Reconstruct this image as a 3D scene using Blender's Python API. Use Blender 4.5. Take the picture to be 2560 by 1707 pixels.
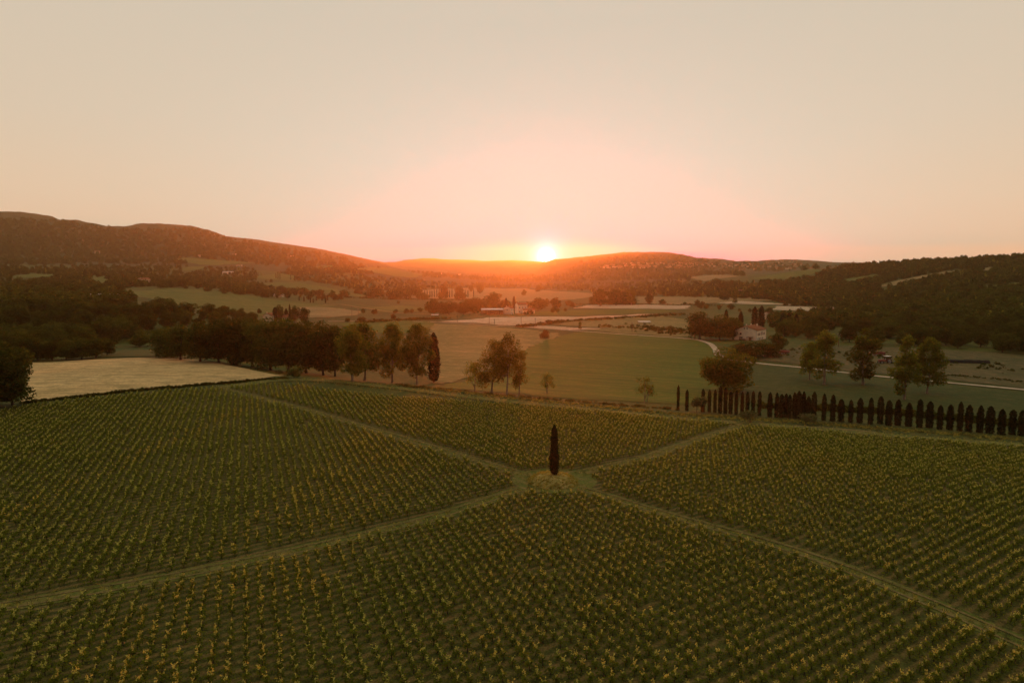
import bpy, math, random
import numpy as np
from mathutils import Vector, noise as mnoise
from mathutils.geometry import delaunay_2d_cdt

# ------------------------------------------------------------------ clear
for o in list(bpy.data.objects):
    bpy.data.objects.remove(o)
S = bpy.context.scene
COL = S.collection
R = math.radians
rng = np.random.default_rng(7)
random.seed(7)

# ------------------------------------------------------------------ camera
F_PX = 1707.0                      # focal length in photograph pixels (24 mm on a 36 mm frame)
PITCH = R(5.45)
CAM_Z = 30.0
cam_d = bpy.data.cameras.new('camera')
cam_d.lens = 24.0
cam_d.sensor_width = 36.0
cam_d.clip_start = 0.5
cam_d.clip_end = 60000
cam = bpy.data.objects.new('camera', cam_d)
cam.location = (0, 0, CAM_Z)
cam.rotation_euler = (math.pi / 2 - PITCH, 0, 0)
COL.objects.link(cam)
S.camera = cam

# ------------------------------------------------------------------ sky, sun, exposure
SUN_ELEV, SUN_AZ = R(1.62), R(2.85)          # just above the saddle of the far ridge, a little right of the view axis
SUN_DIR = Vector((math.sin(SUN_AZ) * math.cos(SUN_ELEV), math.cos(SUN_AZ) * math.cos(SUN_ELEV), math.sin(SUN_ELEV)))
HAZE_DENSITY, HAZE_G = 6.5e-5, 0.78
SUN_E, SUN_C = 5.0, (1.0, 0.20, 0.05)
W = bpy.data.worlds.new('World')
S.world = W
W.use_nodes = True


class NT:
    """small helper round a node tree"""
    def __init__(self, tree):
        self.t = tree
        self.n = tree.nodes
        self.l = tree.links

    def node(self, kind, **kw):
        nd = self.n.new(kind)
        for k, v in kw.items():
            setattr(nd, k, v)
        return nd

    def put(self, sock, v):
        if isinstance(v, bpy.types.NodeSocket):
            self.l.new(v, sock)
        elif isinstance(v, (tuple, list)) and len(v) == 3 and sock.type == 'RGBA':
            sock.default_value = (*v, 1)
        else:
            sock.default_value = v

    def math(self, op, a, b=None, clamp=False):
        nd = self.node('ShaderNodeMath', operation=op, use_clamp=clamp)
        self.put(nd.inputs[0], a)
        if b is not None:
            self.put(nd.inputs[1], b)
        return nd.outputs[0]

    def mix(self, f, a, b, mode='MIX'):
        nd = self.node('ShaderNodeMix', data_type='RGBA', blend_type=mode)
        self.put(nd.inputs[0], f)
        self.put(nd.inputs[6], a)
        self.put(nd.inputs[7], b)
        return nd.outputs[2]

    def noise(self, scale, detail=3.0, rough=0.55, vec=None):
        nd = self.node('ShaderNodeTexNoise')
        nd.inputs['Scale'].default_value = scale
        nd.inputs['Detail'].default_value = detail
        nd.inputs['Roughness'].default_value = rough
        if vec is not None:
            self.l.new(vec, nd.inputs['Vector'])
        return nd.outputs['Fac']

    def ramp(self, fac, stops):
        nd = self.node('ShaderNodeValToRGB')
        e = nd.color_ramp.elements
        while len(e) < len(stops):
            e.new(0.5)
        for k, (p, c) in enumerate(stops):
            e[k].position = p
            e[k].color = (*c, 1) if len(c) == 3 else c
        self.put(nd.inputs[0], fac)
        return nd.outputs[0]

    def span(self, v, a, b, c=0.0, d=1.0, smooth=True):
        nd = self.node('ShaderNodeMapRange', clamp=True)
        if smooth:
            nd.interpolation_type = 'SMOOTHSTEP'
        self.put(nd.inputs[0], v)
        for k, x in enumerate((a, b, c, d)):
            nd.inputs[1 + k].default_value = x
        return nd.outputs[0]


def build_sky():
    w = NT(W.node_tree)
    w.n.clear()
    out = w.node('ShaderNodeOutputWorld')
    bg = w.node('ShaderNodeBackground')
    w.l.new(bg.outputs[0], out.inputs[0])
    tc = w.node('ShaderNodeTexCoord')
    nrm = w.node('ShaderNodeVectorMath', operation='NORMALIZE')
    w.l.new(tc.outputs['Generated'], nrm.inputs[0])
    sep = w.node('ShaderNodeSeparateXYZ')
    w.l.new(nrm.outputs[0], sep.inputs[0])
    dot = w.node('ShaderNodeVectorMath', operation='DOT_PRODUCT')
    w.l.new(nrm.outputs[0], dot.inputs[0])
    dot.inputs[1].default_value = SUN_DIR
    cs = w.math('MAXIMUM', dot.outputs['Value'], 0.0)
    el = w.math('MAXIMUM', sep.outputs['Z'], 0.0)
    # dusty evening air as it looks from inside the haze: peach at the horizon, pale beige above, pinker round the sun
    side = w.ramp(el, [(0.0, (0.90, 0.54, 0.30)), (0.10, (0.80, 0.58, 0.38)), (0.20, (0.72, 0.58, 0.42)),
                       (0.36, (0.66, 0.57, 0.44)), (1.0, (0.80, 0.72, 0.53))])
    mid = w.ramp(el, [(0.0, (0.98, 0.67, 0.43)), (0.06, (0.96, 0.72, 0.55)), (0.16, (0.84, 0.71, 0.57)),
                      (0.33, (0.70, 0.61, 0.49)), (1.0, (0.80, 0.72, 0.53))])
    look = w.mix(w.math('POWER', cs, 11.0), side, mid)
    away = w.span(dot.outputs['Value'], -0.7, 0.8, 0.42, 1.0)
    look = w.mix(1.0, look, away, 'MULTIPLY')
    sky = w.node('ShaderNodeTexSky', sky_type='NISHITA', sun_disc=False)
    sky.sun_elevation = SUN_ELEV
    sky.sun_rotation = SUN_AZ
    sky.altitude = 300
    sky.dust_density = 4.0
    nish = w.mix(1.0, sky.outputs[0], (0.10, 0.10, 0.10), 'MULTIPLY')
    look = w.mix(0.04, look, nish)
    # the clear sky beyond the haze: what is left of that look once the haze's own light and its veil are taken off
    ln = w.math('MINIMUM', w.math('DIVIDE', 400.0, w.math('MAXIMUM', el, 0.001)), 9500.0)
    g = HAZE_G
    hg = w.math('DIVIDE', 1 - g * g, w.math('POWER', w.math('SUBTRACT', 1 + g * g, w.math('MULTIPLY', dot.outputs['Value'], 2 * g)), 1.5))
    glow = w.math('MULTIPLY', w.math('MULTIPLY', ln, hg), 1e-6 * SUN_E / 5.0 * HAZE_DENSITY * math.exp(-HAZE_DENSITY * 9500) / 2.77e-5)
    tr = w.math('POWER', 2.718282, w.math('MULTIPLY', ln, -HAZE_DENSITY))
    veil = w.mix(1.0, (0.50, 0.36, 0.15), w.math('SUBTRACT', 1.0, tr), 'MULTIPLY')
    base = w.mix(1.0, look, w.mix(1.0, (12.2 * SUN_C[0], 9.1 * SUN_C[1], 5.0 * SUN_C[2]), glow, 'MULTIPLY'), 'SUBTRACT')
    base = w.mix(1.0, base, veil, 'SUBTRACT')
    base = w.mix(1.0, base, w.mix(1.0, (1, 1, 1), tr, 'DIVIDE'), 'MULTIPLY')
    sp = w.node('ShaderNodeSeparateColor')
    w.l.new(base, sp.inputs[0])
    cb = w.node('ShaderNodeCombineColor')
    for k, (floor, soft) in enumerate(((0.05, 0.9), (0.08, 0.35), (0.16, 0.2))):
        nd = w.node('ShaderNodeMath', operation='SMOOTH_MAX')
        w.l.new(sp.outputs[k], nd.inputs[0])
        nd.inputs[1].default_value = floor
        nd.inputs[2].default_value = soft
        w.l.new(nd.outputs[0], cb.inputs[k])
    base = cb.outputs[0]
    # aureole round the sun
    g3 = w.math('MULTIPLY', w.math('POWER', cs, 2500.0), 0.5)
    g4 = w.math('MULTIPLY', w.math('POWER', cs, 12000.0), 1.6)
    g5 = w.math('MULTIPLY', w.math('POWER', cs, 60000.0), 16.0)
    for g, c in ((g3, (0.3, 0.5, 1.0)), (g4, (0.8, 0.9, 0.9)), (g5, (1.0, 0.93, 0.78))):
        base = w.mix(1.0, base, w.mix(1.0, c, g, 'MULTIPLY'), 'ADD')
    w.l.new(base, bg.inputs[0])
    bg.inputs[1].default_value = 1.0


build_sky()

sun_d = bpy.data.lights.new('sun', 'SUN')
sun_d.energy = SUN_E
sun_d.angle = R(0.53)
sun_d.color = SUN_C
sun = bpy.data.objects.new('sun', sun_d)
sun.rotation_euler = (-SUN_DIR).to_track_quat('-Z', 'Y').to_euler()
sun.location = (0, 0, 500)
COL.objects.link(sun)

S.view_settings.view_transform = 'Standard'
S.view_settings.look = 'None'
S.view_settings.exposure = 0.0
S.view_settings.gamma = 1.0
S.view_settings.use_curve_mapping = False
S.render.engine = 'CYCLES'
cy = S.cycles
cy.use_denoising = True
cy.denoiser = 'OPENIMAGEDENOISE'
cy.max_bounces = 5
cy.diffuse_bounces = 2
cy.glossy_bounces = 1
cy.transmission_bounces = 3
cy.transparent_max_bounces = 4
cy.volume_bounces = 1
cy.sample_clamp_indirect = 4.0
cy.caustics_reflective = False
cy.caustics_refractive = False


# ------------------------------------------------------------------ small builders
def link(name, me, mat=None, parent=None, **props):
    o = bpy.data.objects.new(name, me)
    COL.objects.link(o)
    if mat is not None and me is not None and not me.materials:
        me.materials.append(mat)
    if parent is not None:
        o.parent = parent
    for k, v in props.items():
        if v is not None:
            o[k] = v
    return o


def empty(name, loc, rotz=0.0, scale=(1, 1, 1), label=None, category=None, group=None):
    o = bpy.data.objects.new(name, None)
    COL.objects.link(o)
    o.empty_display_size = 0.3
    o.location = loc
    o.rotation_euler = (0, 0, rotz)
    o.scale = scale
    tag(o, label, category, group)
    return o


def tag(o, label=None, category=None, group=None):
    if label:
        o['label'] = label
    if category:
        o['category'] = category
    if group:
        o['group'] = group
    return o


def np_mesh(name, V, quads=None, tris=None, smooth=False):
    V = np.asarray(V, dtype=np.float32).reshape(-1, 3)
    me = bpy.data.meshes.new(name)
    q = np.zeros((0, 4), np.int32) if quads is None else np.asarray(quads, np.int32).reshape(-1, 4)
    t = np.zeros((0, 3), np.int32) if tris is None else np.asarray(tris, np.int32).reshape(-1, 3)
    me.vertices.add(len(V))
    me.vertices.foreach_set('co', V.ravel())
    idx = np.concatenate([q.ravel(), t.ravel()])
    me.loops.add(len(idx))
    me.loops.foreach_set('vertex_index', idx)
    n = len(q) + len(t)
    me.polygons.add(n)
    st = np.concatenate([np.arange(len(q)) * 4, len(q) * 4 + np.arange(len(t)) * 3]).astype(np.int32)
    me.polygons.foreach_set('loop_start', st)
    if smooth:
        me.polygons.foreach_set('use_smooth', np.ones(n, dtype=bool))
    me.update(calc_edges=True)
    return me


# ------------------------------------------------------------------ from a pixel of the photograph to a ray
def ray(u, v):
    xc = (np.asarray(u, float) - 1280.0) / F_PX
    yc = -(np.asarray(v, float) - 853.5) / F_PX
    return xc, math.cos(PITCH) + yc * math.sin(PITCH), -math.sin(PITCH) + yc * math.cos(PITCH)


def at_r(u, v, r):
    x, y, z = ray(u, v)
    k = r / np.hypot(x, y)
    return x * k, y * k, CAM_Z + z * k


# ------------------------------------------------------------------ terrain: rings of (u, v, distance or height)
# a number r > 25 is a horizontal distance in metres; ('z', h) is the ground height there
def Z(h):
    return ('z', h)


RINGS = [
    # far edge of the vineyard
    [(-900, 1110, Z(1)), (-300, 1045, Z(1)), (0, 1012, Z(1)), (180, 992, Z(1)), (350, 979, Z(1)), (540, 962, Z(.8)), (700, 950, Z(0)), (1000, 968, Z(-1)),
     (1280, 1000, Z(-1.8)), (1500, 1022, Z(-2.4)), (1700, 1043, Z(-3)), (2000, 1068, Z(-3.2)), (2300, 1095, Z(-3.2)),
     (2560, 1116, Z(-3.2)), (3400, 1180, Z(-3))],
    # far edge of the pale field, foot of the trees, foot of the cypress row
    [(-900, 990, Z(-2)), (-300, 945, Z(-2)), (0, 912, Z(-2)), (180, 903, Z(-1.6)), (350, 896, Z(-1.5)), (540, 903, Z(-1.5)), (700, 936, Z(-3)),
     (1000, 955, Z(-5.5)), (1280, 988, Z(-5)), (1500, 1005, Z(-4.6)), (1700, 1020, Z(-5)), (2000, 1040, Z(-5.2)),
     (2300, 1062, Z(-5.2)), (2560, 1083, Z(-5.2)), (3400, 1150, Z(-5))],
    # middle of the fields beyond
    [(-900, 880, Z(-5)), (-300, 870, Z(-5)), (0, 858, Z(-6)), (180, 857, Z(-6)), (350, 860, Z(-6)), (540, 872, Z(-7)), (700, 880, Z(-9)),
     (1000, 888, Z(-9.5)), (1280, 902, Z(-9.5)), (1500, 906, Z(-9.5)), (1700, 905, Z(-9.5)), (2000, 922, Z(-9)),
     (2300, 949, Z(-9)), (2560, 973, Z(-9)), (3400, 1050, Z(-9))],
    # field track and house
    [(-900, 800, 520), (-300, 800, 520), (0, 795, 520), (180, 797, 520), (350, 803, 520), (540, 812, 500), (700, 822, Z(-11)),
     (1000, 818, Z(-12.5)), (1280, 826, Z(-12.5)), (1500, 832, Z(-12)), (1700, 842, Z(-11.5)), (2000, 858, Z(-10.5)),
     (2300, 872, Z(-10)), (2560, 890, Z(-10)), (3400, 950, Z(-10))],
    # valley floor
    [(-900, 735, 900), (-300, 735, 900), (0, 735, 900), (180, 738, 900), (350, 742, 900), (540, 755, 860), (700, 775, 850),
     (1000, 784, Z(-15)), (1280, 785, Z(-15)), (1500, 785, Z(-15)), (1700, 785, Z(-15)), (2000, 778, 960),
     (2300, 758, 900), (2560, 745, 850), (3400, 745, 820)],
    # far valley floor / wooded slopes
    [(-900, 690, 1500), (-300, 690, 1500), (0, 696, 1500), (180, 700, 1500), (350, 708, 1450), (540, 716, 1450), (700, 733, 1400),
     (1000, 750, 1400), (1280, 752, 1400), (1500, 752, 1400), (1700, 748, 1450), (1850, 728, 1450), (2000, 712, 1450),
     (2300, 688, 1400), (2560, 673, 1300), (3400, 655, 1300)],
    # first crests
    [(-900, 655, 2100), (-300, 662, 2100), (0, 670, 2100), (180, 676, 2100), (350, 677, 2100), (540, 690, 2100), (700, 700, 2100),
     (860, 702, 2100), (1000, 722, 2200), (1280, 728, 2400), (1500, 728, 2400), (1700, 712, 2200), (1850, 694, 2000), (2000, 676, 1900),
     (2150, 664, 1850), (2300, 655, 1800), (2450, 649, 1750), (2560, 645, 1700), (3400, 625, 1650)],
    # behind them
    [(-900, 630, 3000), (-300, 635, 3000), (0, 650, 3000), (180, 652, 3000), (350, 655, 3000), (450, 649, 3000), (560, 655, 3000), (700, 664, 3000),
     (860, 664, 3000), (1000, 690, 3200), (1280, 716, 3000), (1500, 716, 3000), (1700, 694, 2900), (1850, 684, 2800), (2000, 683, 2700),
     (2150, 676, 2600), (2300, 672, 2500), (2560, 665, 2400), (3400, 650, 2300)],
    # the mountain on the left, low ground elsewhere
    [(-900, 545, 4700), (-300, 535, 4700), (0, 531, 4700), (50, 534, 4700), (100, 542, 4700), (132, 547, 4700), (150, 556, 4700), (190, 557, 4700), (240, 565, 4700),
     (265, 571, 4700), (310, 571, 4700), (350, 565, 4700), (400, 563, 4700), (475, 567, 4700), (520, 576, 4700), (565, 591, 4700),
     (640, 601, 4800), (700, 613, 4800), (750, 621, 4900), (800, 630, 5000), (860, 641, 5100), (900, 648, 5200), (940, 656, 5300), (970, 667, 5300), (1010, 678, 5200),
     (1280, 700, 4000), (1400, 700, 3800), (1500, 698, 3700), (1700, 688, 3600), (1850, 681, 3500), (2000, 680, 3300), (2300, 676, 3100), (3400, 672, 3100)],
    # the hill with the town on the right, low elsewhere
    [(-900, 640, 6600), (0, 640, 6600), (600, 650, 6600), (900, 664, 6900), (1010, 676, 6900), (1100, 682, 6900), (1280, 688, 5600), (1340, 683, 5000), (1390, 655, 4700),
     (1420, 648, 4700), (1450, 642, 4700), (1500, 635, 4700), (1530, 632, 4700), (1560, 629, 4700), (1680, 631, 4700), (1710, 636, 4700),
     (1740, 643, 4700), (1800, 648, 4700), (1840, 656, 4700), (1880, 656, 4700), (1920, 654, 4700), (1990, 654, 4600), (2030, 657, 4600), (2080, 661, 4600),
     (2300, 665, 4600), (3400, 660, 4600)],
    # the farthest ridge, under the sun
    [(-900, 650, 8500), (0, 655, 8500), (800, 660, 8500), (880, 652, 8500), (920, 649, 8500), (960, 657, 8500), (990, 656, 8500), (1010, 650, 8500), (1055, 645, 8500),
     (1120, 648, 8500), (1210, 653, 8500), (1280, 652, 8500), (1340, 655, 8500), (1400, 657, 8500), (1500, 660, 8500), (2080, 664, 8500),
     (3400, 664, 8500)],
    [(-900, 700, 9450), (3400, 700, 9450)],
]


def ring_curves():
    """each ring as functions of the azimuth: log distance and height"""
    out = []
    uu = np.linspace(-900, 3400, 2200)
    for ring in RINGS:
        us, vs, rs = [], [], []
        for (u, v, d) in ring:
            x, y, z = ray(u, v)
            if isinstance(d, tuple):
                r = (d[1] - CAM_Z) / z * math.hypot(x, y)
            else:
                r = d
            us.append(u); vs.append(v); rs.append(math.log(r))
        v = np.interp(uu, us, vs)
        lr = np.interp(uu, us, rs)
        k = np.ones(15) / 15                                    # ease the corners of the polylines a little
        if rs[0] < math.log(4000):
            pad = lambda a: np.concatenate([np.full(7, a[0]), a, np.full(7, a[-1])])
            v = np.convolve(pad(v), k, 'valid'); lr = np.convolve(pad(lr), k, 'valid')
        x, y, z = ray(uu, v)
        zz = CAM_Z + z / np.hypot(x, y) * np.exp(lr)
        out.append((np.arctan2(x, y), lr, zz))
    return out


CURVES = ring_curves()
AZ_IN = np.linspace(R(-47), R(47), 1150)
side = np.linspace(R(47), R(180), 50)[1:]
AZ = np.concatenate([-side[::-1], AZ_IN, side])
LR = np.linspace(math.log(3.0), math.log(9450.0), 560)


def pchip(xk, yk, x):
    """monotone cubic through the nodes of one column"""
    h = np.diff(xk); d = np.diff(yk) / h
    m = np.zeros_like(yk)
    w1 = 2 * h[1:] + h[:-1]; w2 = h[1:] + 2 * h[:-1]
    ok = d[:-1] * d[1:] > 0
    with np.errstate(divide='ignore', invalid='ignore'):
        hm = (w1 + w2) / (w1 / d[:-1] + w2 / d[1:])
    m[1:-1] = np.where(ok, hm, 0)
    m[0] = d[0]; m[-1] = d[-1]
    i = np.clip(np.searchsorted(xk, x) - 1, 0, len(h) - 1)
    t = np.clip((x - xk[i]) / h[i], 0, 1)
    return ((1 + 2 * t) * (1 - t) ** 2 * yk[i] + t * (1 - t) ** 2 * h[i] * m[i] + t * t * (3 - 2 * t) * yk[i + 1] + t * t * (t - 1) * h[i] * m[i + 1])


def value_noise(x, y, seed):
    xi = np.floor(x).astype(np.int64); yi = np.floor(y).astype(np.int64)
    fx = x - xi; fy = y - yi
    fx = fx * fx * (3 - 2 * fx); fy = fy * fy * (3 - 2 * fy)

    def hsh(a, b):
        n = (a * 374761393 + b * 668265263 + seed * 974711) & 0x7fffffff
        n = ((n ^ (n >> 13)) * 1274126177) & 0x7fffffff
        return ((n ^ (n >> 16)) & 0xffff) / 65535.0 - 0.5
    a = hsh(xi, yi); b = hsh(xi + 1, yi); c = hsh(xi, yi + 1); d = hsh(xi + 1, yi + 1)
    return (a * (1 - fx) + b * fx) * (1 - fy) + (c * (1 - fx) + d * fx) * fy


def build_heights():
    A = np.clip(AZ, R(-53), R(51))
    H = np.zeros((len(AZ), len(LR)))
    nodes = [(np.interp(A, a, lr), np.interp(A, a, zz)) for a, lr, zz in CURVES]
    for j in range(len(AZ)):
        xk = [math.log(3.0), math.log(45.0), math.log(100.0)]
        yk = [0.3, 0.3, 0.0]
        for lr, zz in nodes:
            if lr[j] > xk[-1] + 0.04:
                xk.append(lr[j]); yk.append(zz[j])
        H[j] = pchip(np.array(xk), np.array(yk), LR)
    # behind the camera ease both sides into each other
    back = (H[0] + H[-1]) / 2
    wgt = np.clip((np.abs(AZ) - R(60)) / R(110), 0, 1)[:, None]
    H = H * (1 - wgt) + back[None] * wgt
    # undulation: low swells in the fields, tree-top roughness on the distant wooded hills
    rr = np.exp(LR)[None]
    X = np.sin(AZ)[:, None] * rr; Y = np.cos(AZ)[:, None] * rr
    H += np.clip((rr - 60) / 200, 0, 1) * np.clip((1700 - rr) / 900, 0, 1) * (value_noise(X / 60, Y / 60, 3) * 0.9 + value_noise(X / 22, Y / 22, 4) * 0.25)
    far = np.clip((rr - 2300) / 900, 0, 1) * np.clip((8000 - rr) / 600, 0, 1)
    H += far * (value_noise(X / 420, Y / 420, 8) * 26 * np.clip((rr - 2600) / 1500, 0, 1) * np.clip((rr - 1000) / 3500, 0, 1)
                + value_noise(X / 90, Y / 90, 5) * 6 + value_noise(X / 28, Y / 28, 6) * 4.5)
    H += np.clip((rr - 7300) / 800, 0, 1) * (value_noise(X / 160, Y / 160, 9) * 14)
    return H, X, Y


HGT, TX, TY = build_heights()


def ground(x, y):
    x = np.asarray(x, float); y = np.asarray(y, float)
    az = np.arctan2(x, y); lr = np.log(np.maximum(np.hypot(x, y), 3.01))
    i = np.clip(np.searchsorted(AZ, az) - 1, 0, len(AZ) - 2)
    fi = np.clip((az - AZ[i]) / (AZ[i + 1] - AZ[i]), 0, 1)
    fj = np.clip((lr - LR[0]) / (LR[1] - LR[0]), 0, len(LR) - 1.001)
    j = fj.astype(int); fj = fj - j
    return (HGT[i, j] * (1 - fi) * (1 - fj) + HGT[i + 1, j] * fi * (1 - fj) + HGT[i, j + 1] * (1 - fi) * fj + HGT[i + 1, j + 1] * fi * fj)


_marks = np.exp(np.linspace(math.log(20.0), math.log(9400.0), 2600))


def hit(u, v, lift=0.0):
    """where the sight line through a pixel meets the ground"""
    x, y, z = ray(float(u), float(v))
    h = math.hypot(x, y)
    px, py, pz = x / h * _marks, y / h * _marks, CAM_Z + z / h * _marks
    below = pz < ground(px, py) + lift
    k = int(np.argmax(below)) if below.any() else len(_marks) - 1
    a, b = _marks[max(k - 1, 0)], _marks[k]
    for _ in range(14):
        m = (a + b) / 2
        if CAM_Z + z / h * m < float(ground(x / h * m, y / h * m)) + lift:
            b = m
        else:
            a = m
    return np.array([x / h * b, y / h * b, float(ground(x / h * b, y / h * b))])


def depth_of(p):
    """distance along the optical axis"""
    return p[1] * math.cos(PITCH) - (p[2] - CAM_Z) * math.sin(PITCH)


def px_of(p):
    d = depth_of(p)
    yc = (p[1] * math.sin(PITCH) + (p[2] - CAM_Z) * math.cos(PITCH)) / d
    return 1280 + p[0] / d * F_PX, 853.5 - yc * F_PX


# ------------------------------------------------------------------ materials
def new_mat(name):
    m = bpy.data.materials.new(name)
    m.use_nodes = True
    t = NT(m.node_tree)
    t.n.clear()
    return m, t, t.node('ShaderNodeOutputMaterial')


def pos_vec(t, scale=(1, 1, 1), rotz=0.0):
    g = t.node('ShaderNodeNewGeometry')
    mp = t.node('ShaderNodeMapping')
    mp.inputs['Rotation'].default_value = (0, 0, rotz)
    mp.inputs['Scale'].default_value = scale
    t.l.new(g.outputs['Position'], mp.inputs['Vector'])
    return mp.outputs[0]


def mat_ground(name, a, b, c, fine=0.35, coarse=0.02, streak=None, rough=0.95, bump=0.0):
    """earth or grass: a coarse patchiness between a and b, fine flecks of c, optional streaks (angle, scale across, scale along, strength, colour)"""
    m, t, out = new_mat(name)
    v = pos_vec(t)
    n1 = t.span(t.noise(coarse, 4, 0.6, v), 0.35, 0.65)
    col = t.mix(n1, a, b)
    n2 = t.span(t.noise(fine, 3, 0.65, v), 0.45, 0.72)
    col = t.mix(n2, col, c)
    n3 = t.span(t.noise(fine * 7, 2, 0.6, v), 0.3, 0.7, 0.72, 1.2)
    col = t.mix(1.0, col, n3, 'MULTIPLY')
    if streak:
        ang, sx, sy, k, sc = streak
        sv = pos_vec(t, (1, 1, 1), ang)
        mp = t.node('ShaderNodeMapping')
        mp.inputs['Scale'].default_value = (sx, sy, 1)
        t.l.new(sv, mp.inputs['Vector'])
        s = t.span(t.noise(1.0, 3, 0.6, mp.outputs[0]), 0.42, 0.62, 0, k)
        col = t.mix(s, col, sc)
    bs = t.node('ShaderNodeBsdfPrincipled')
    t.put(bs.inputs['Base Color'], col)
    bs.inputs['Roughness'].default_value = rough
    bs.inputs['Specular IOR Level'].default_value = 0.1
    if bump:
        bp = t.node('ShaderNodeBump')
        bp.inputs['Strength'].default_value = 0.8
        bp.inputs['Distance'].default_value = bump
        t.l.new(t.noise(fine * 3, 3, 0.6, v), bp.inputs['Height'])
        t.l.new(bp.outputs[0], bs.inputs['Normal'])
    t.l.new(bs.outputs[0], out.inputs[0])
    return m


def mat_leaf(name, a, b, trans=0.45, warm=(0.16, 0.13, 0.02), fine=1.2, vary=(0.65, 1.4)):
    """leaves: two tones in clumps, each tree a little different, light comes through them"""
    m, t, out = new_mat(name)
    oi = t.node('ShaderNodeObjectInfo')
    v = pos_vec(t)
    n = t.span(t.noise(fine, 2, 0.6, v), 0.35, 0.65)
    col = t.mix(n, a, b)
    k = t.span(oi.outputs['Random'], 0, 1, vary[0], vary[1], False)
    col = t.mix(1.0, col, k, 'MULTIPLY')
    n2 = t.span(t.noise(fine * 5, 1, 0.5, v), 0.5, 0.75, 0, 0.5)
    col = t.mix(n2, col, warm)
    df = t.node('ShaderNodeBsdfDiffuse')
    t.put(df.inputs[0], col)
    tr = t.node('ShaderNodeBsdfTranslucent')
    t.put(tr.inputs[0], t.mix(1.0, col, (1.25, 1.35, 0.5), 'MULTIPLY'))
    mx = t.node('ShaderNodeMixShader')
    mx.inputs[0].default_value = trans
    t.l.new(df.outputs[0], mx.inputs[1])
    t.l.new(tr.outputs[0], mx.inputs[2])
    t.l.new(mx.outputs[0], out.inputs[0])
    return m


def mat_plain(name, c, rough=0.8, var=0.25, scale=1.0, metal=0.0):
    m, t, out = new_mat(name)
    v = pos_vec(t)
    n = t.span(t.noise(scale, 4, 0.6, v), 0.3, 0.7, 1 - var, 1 + var)
    bs = t.node('ShaderNodeBsdfPrincipled')
    t.put(bs.inputs['Base Color'], t.mix(1.0, c, n, 'MULTIPLY'))
    bs.inputs['Roughness'].default_value = rough
    bs.inputs['Metallic'].default_value = metal
    bs.inputs['Specular IOR Level'].default_value = 0.5 if rough < 0.6 else 0.12
    t.l.new(bs.outputs[0], out.inputs[0])
    return m


ROW_AZ = R(54)                                    # direction of the vine rows
ROW_V = np.array([math.sin(ROW_AZ), math.cos(ROW_AZ)])
CRS_V = np.array([-math.cos(ROW_AZ), math.sin(ROW_AZ)])

M = {}
M['grass'] = mat_ground('meadow_grass', (0.066, 0.086, 0.011), (0.042, 0.058, 0.008), (0.115, 0.105, 0.024), 0.5, 0.02)
M['wood_floor'] = mat_ground('wooded_hillside', (0.030, 0.038, 0.011), (0.046, 0.052, 0.015), (0.075, 0.068, 0.022), 0.03, 0.004)


# ------------------------------------------------------------------ the ground sheet, out to the horizon
def build_terrain():
    na, nr = HGT.shape
    V = np.stack([TX, TY, HGT], -1).reshape(-1, 3)
    V = np.concatenate([V, [[0, 0, 0.3]]])
    i = np.arange(na)[:, None]; j = np.arange(nr - 1)[None]
    i2 = (i + 1) % na
    q = np.stack([i * nr + j, i * nr + j + 1, i2 * nr + j + 1, i2 * nr + j], -1).reshape(-1, 4)
    c = na * nr
    ii = np.arange(na)
    t = np.stack([np.full(na, c), ii * nr, ((ii + 1) % na) * nr], -1)
    # open country (fields, valley) and wooded hills are two sheets that share one edge line
    rr = np.exp(LR)
    qr = np.sqrt(rr[:-1] * rr[1:])
    wild = np.broadcast_to((qr > 2600)[None], (na, nr - 1)).reshape(-1)
    me = np_mesh('terrain', V, q, t, smooth=True)
    me.materials.append(M['grass'])
    me.materials.append(M['wood_floor'])
    mi = np.concatenate([wild.astype(np.int32), np.zeros(na, np.int32)])
    me.polygons.foreach_set('material_index', mi)
    link('ground', me, None, None, kind='structure')


build_terrain()


# ------------------------------------------------------------------ fields, tracks and roads laid on the ground
M['pale_straw'] = mat_ground('pale_straw_field', (0.68, 0.49, 0.22), (0.54, 0.38, 0.16), (0.33, 0.26, 0.10), 0.22, 0.03, (R(8), 0.05, 0.9, 0.75, (0.30, 0.23, 0.10)), bump=0.2)
M['pale_far'] = mat_ground('pale_stubble', (0.58, 0.45, 0.30), (0.46, 0.35, 0.22), (0.34, 0.27, 0.15), 0.08, 0.012, (R(0), 0.01, 0.25, 0.5, (0.34, 0.27, 0.16)))
M['green_crop'] = mat_ground('green_crop_field', (0.066, 0.116, 0.006), (0.098, 0.132, 0.010), (0.14, 0.130, 0.020), 0.3, 0.022, (R(35), 0.02, 0.5, 0.8, (0.040, 0.074, 0.004)))
M['dry_meadow'] = mat_ground('dry_meadow', (0.22, 0.185, 0.060), (0.135, 0.135, 0.036), (0.33, 0.25, 0.10), 0.25, 0.03, (R(20), 0.025, 0.40, 0.75, (0.105, 0.115, 0.026)))
M['olive_field'] = mat_ground('olive_green_field', (0.080, 0.112, 0.010), (0.110, 0.128, 0.016), (0.15, 0.14, 0.036), 0.06, 0.008, (R(10), 0.006, 0.11, 0.6, (0.060, 0.086, 0.014)))
M['tan_field'] = mat_ground('tan_field', (0.25, 0.19, 0.075), (0.20, 0.155, 0.055), (0.29, 0.215, 0.09), 0.06, 0.008, (R(4), 0.01, 0.12, 0.5, (0.17, 0.14, 0.05)))
M['dark_grass'] = mat_ground('dark_grass', (0.038, 0.060, 0.007), (0.054, 0.070, 0.010), (0.09, 0.088, 0.024), 0.3, 0.03, (R(70), 0.04, 0.5, 0.4, (0.034, 0.052, 0.010)))
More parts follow.
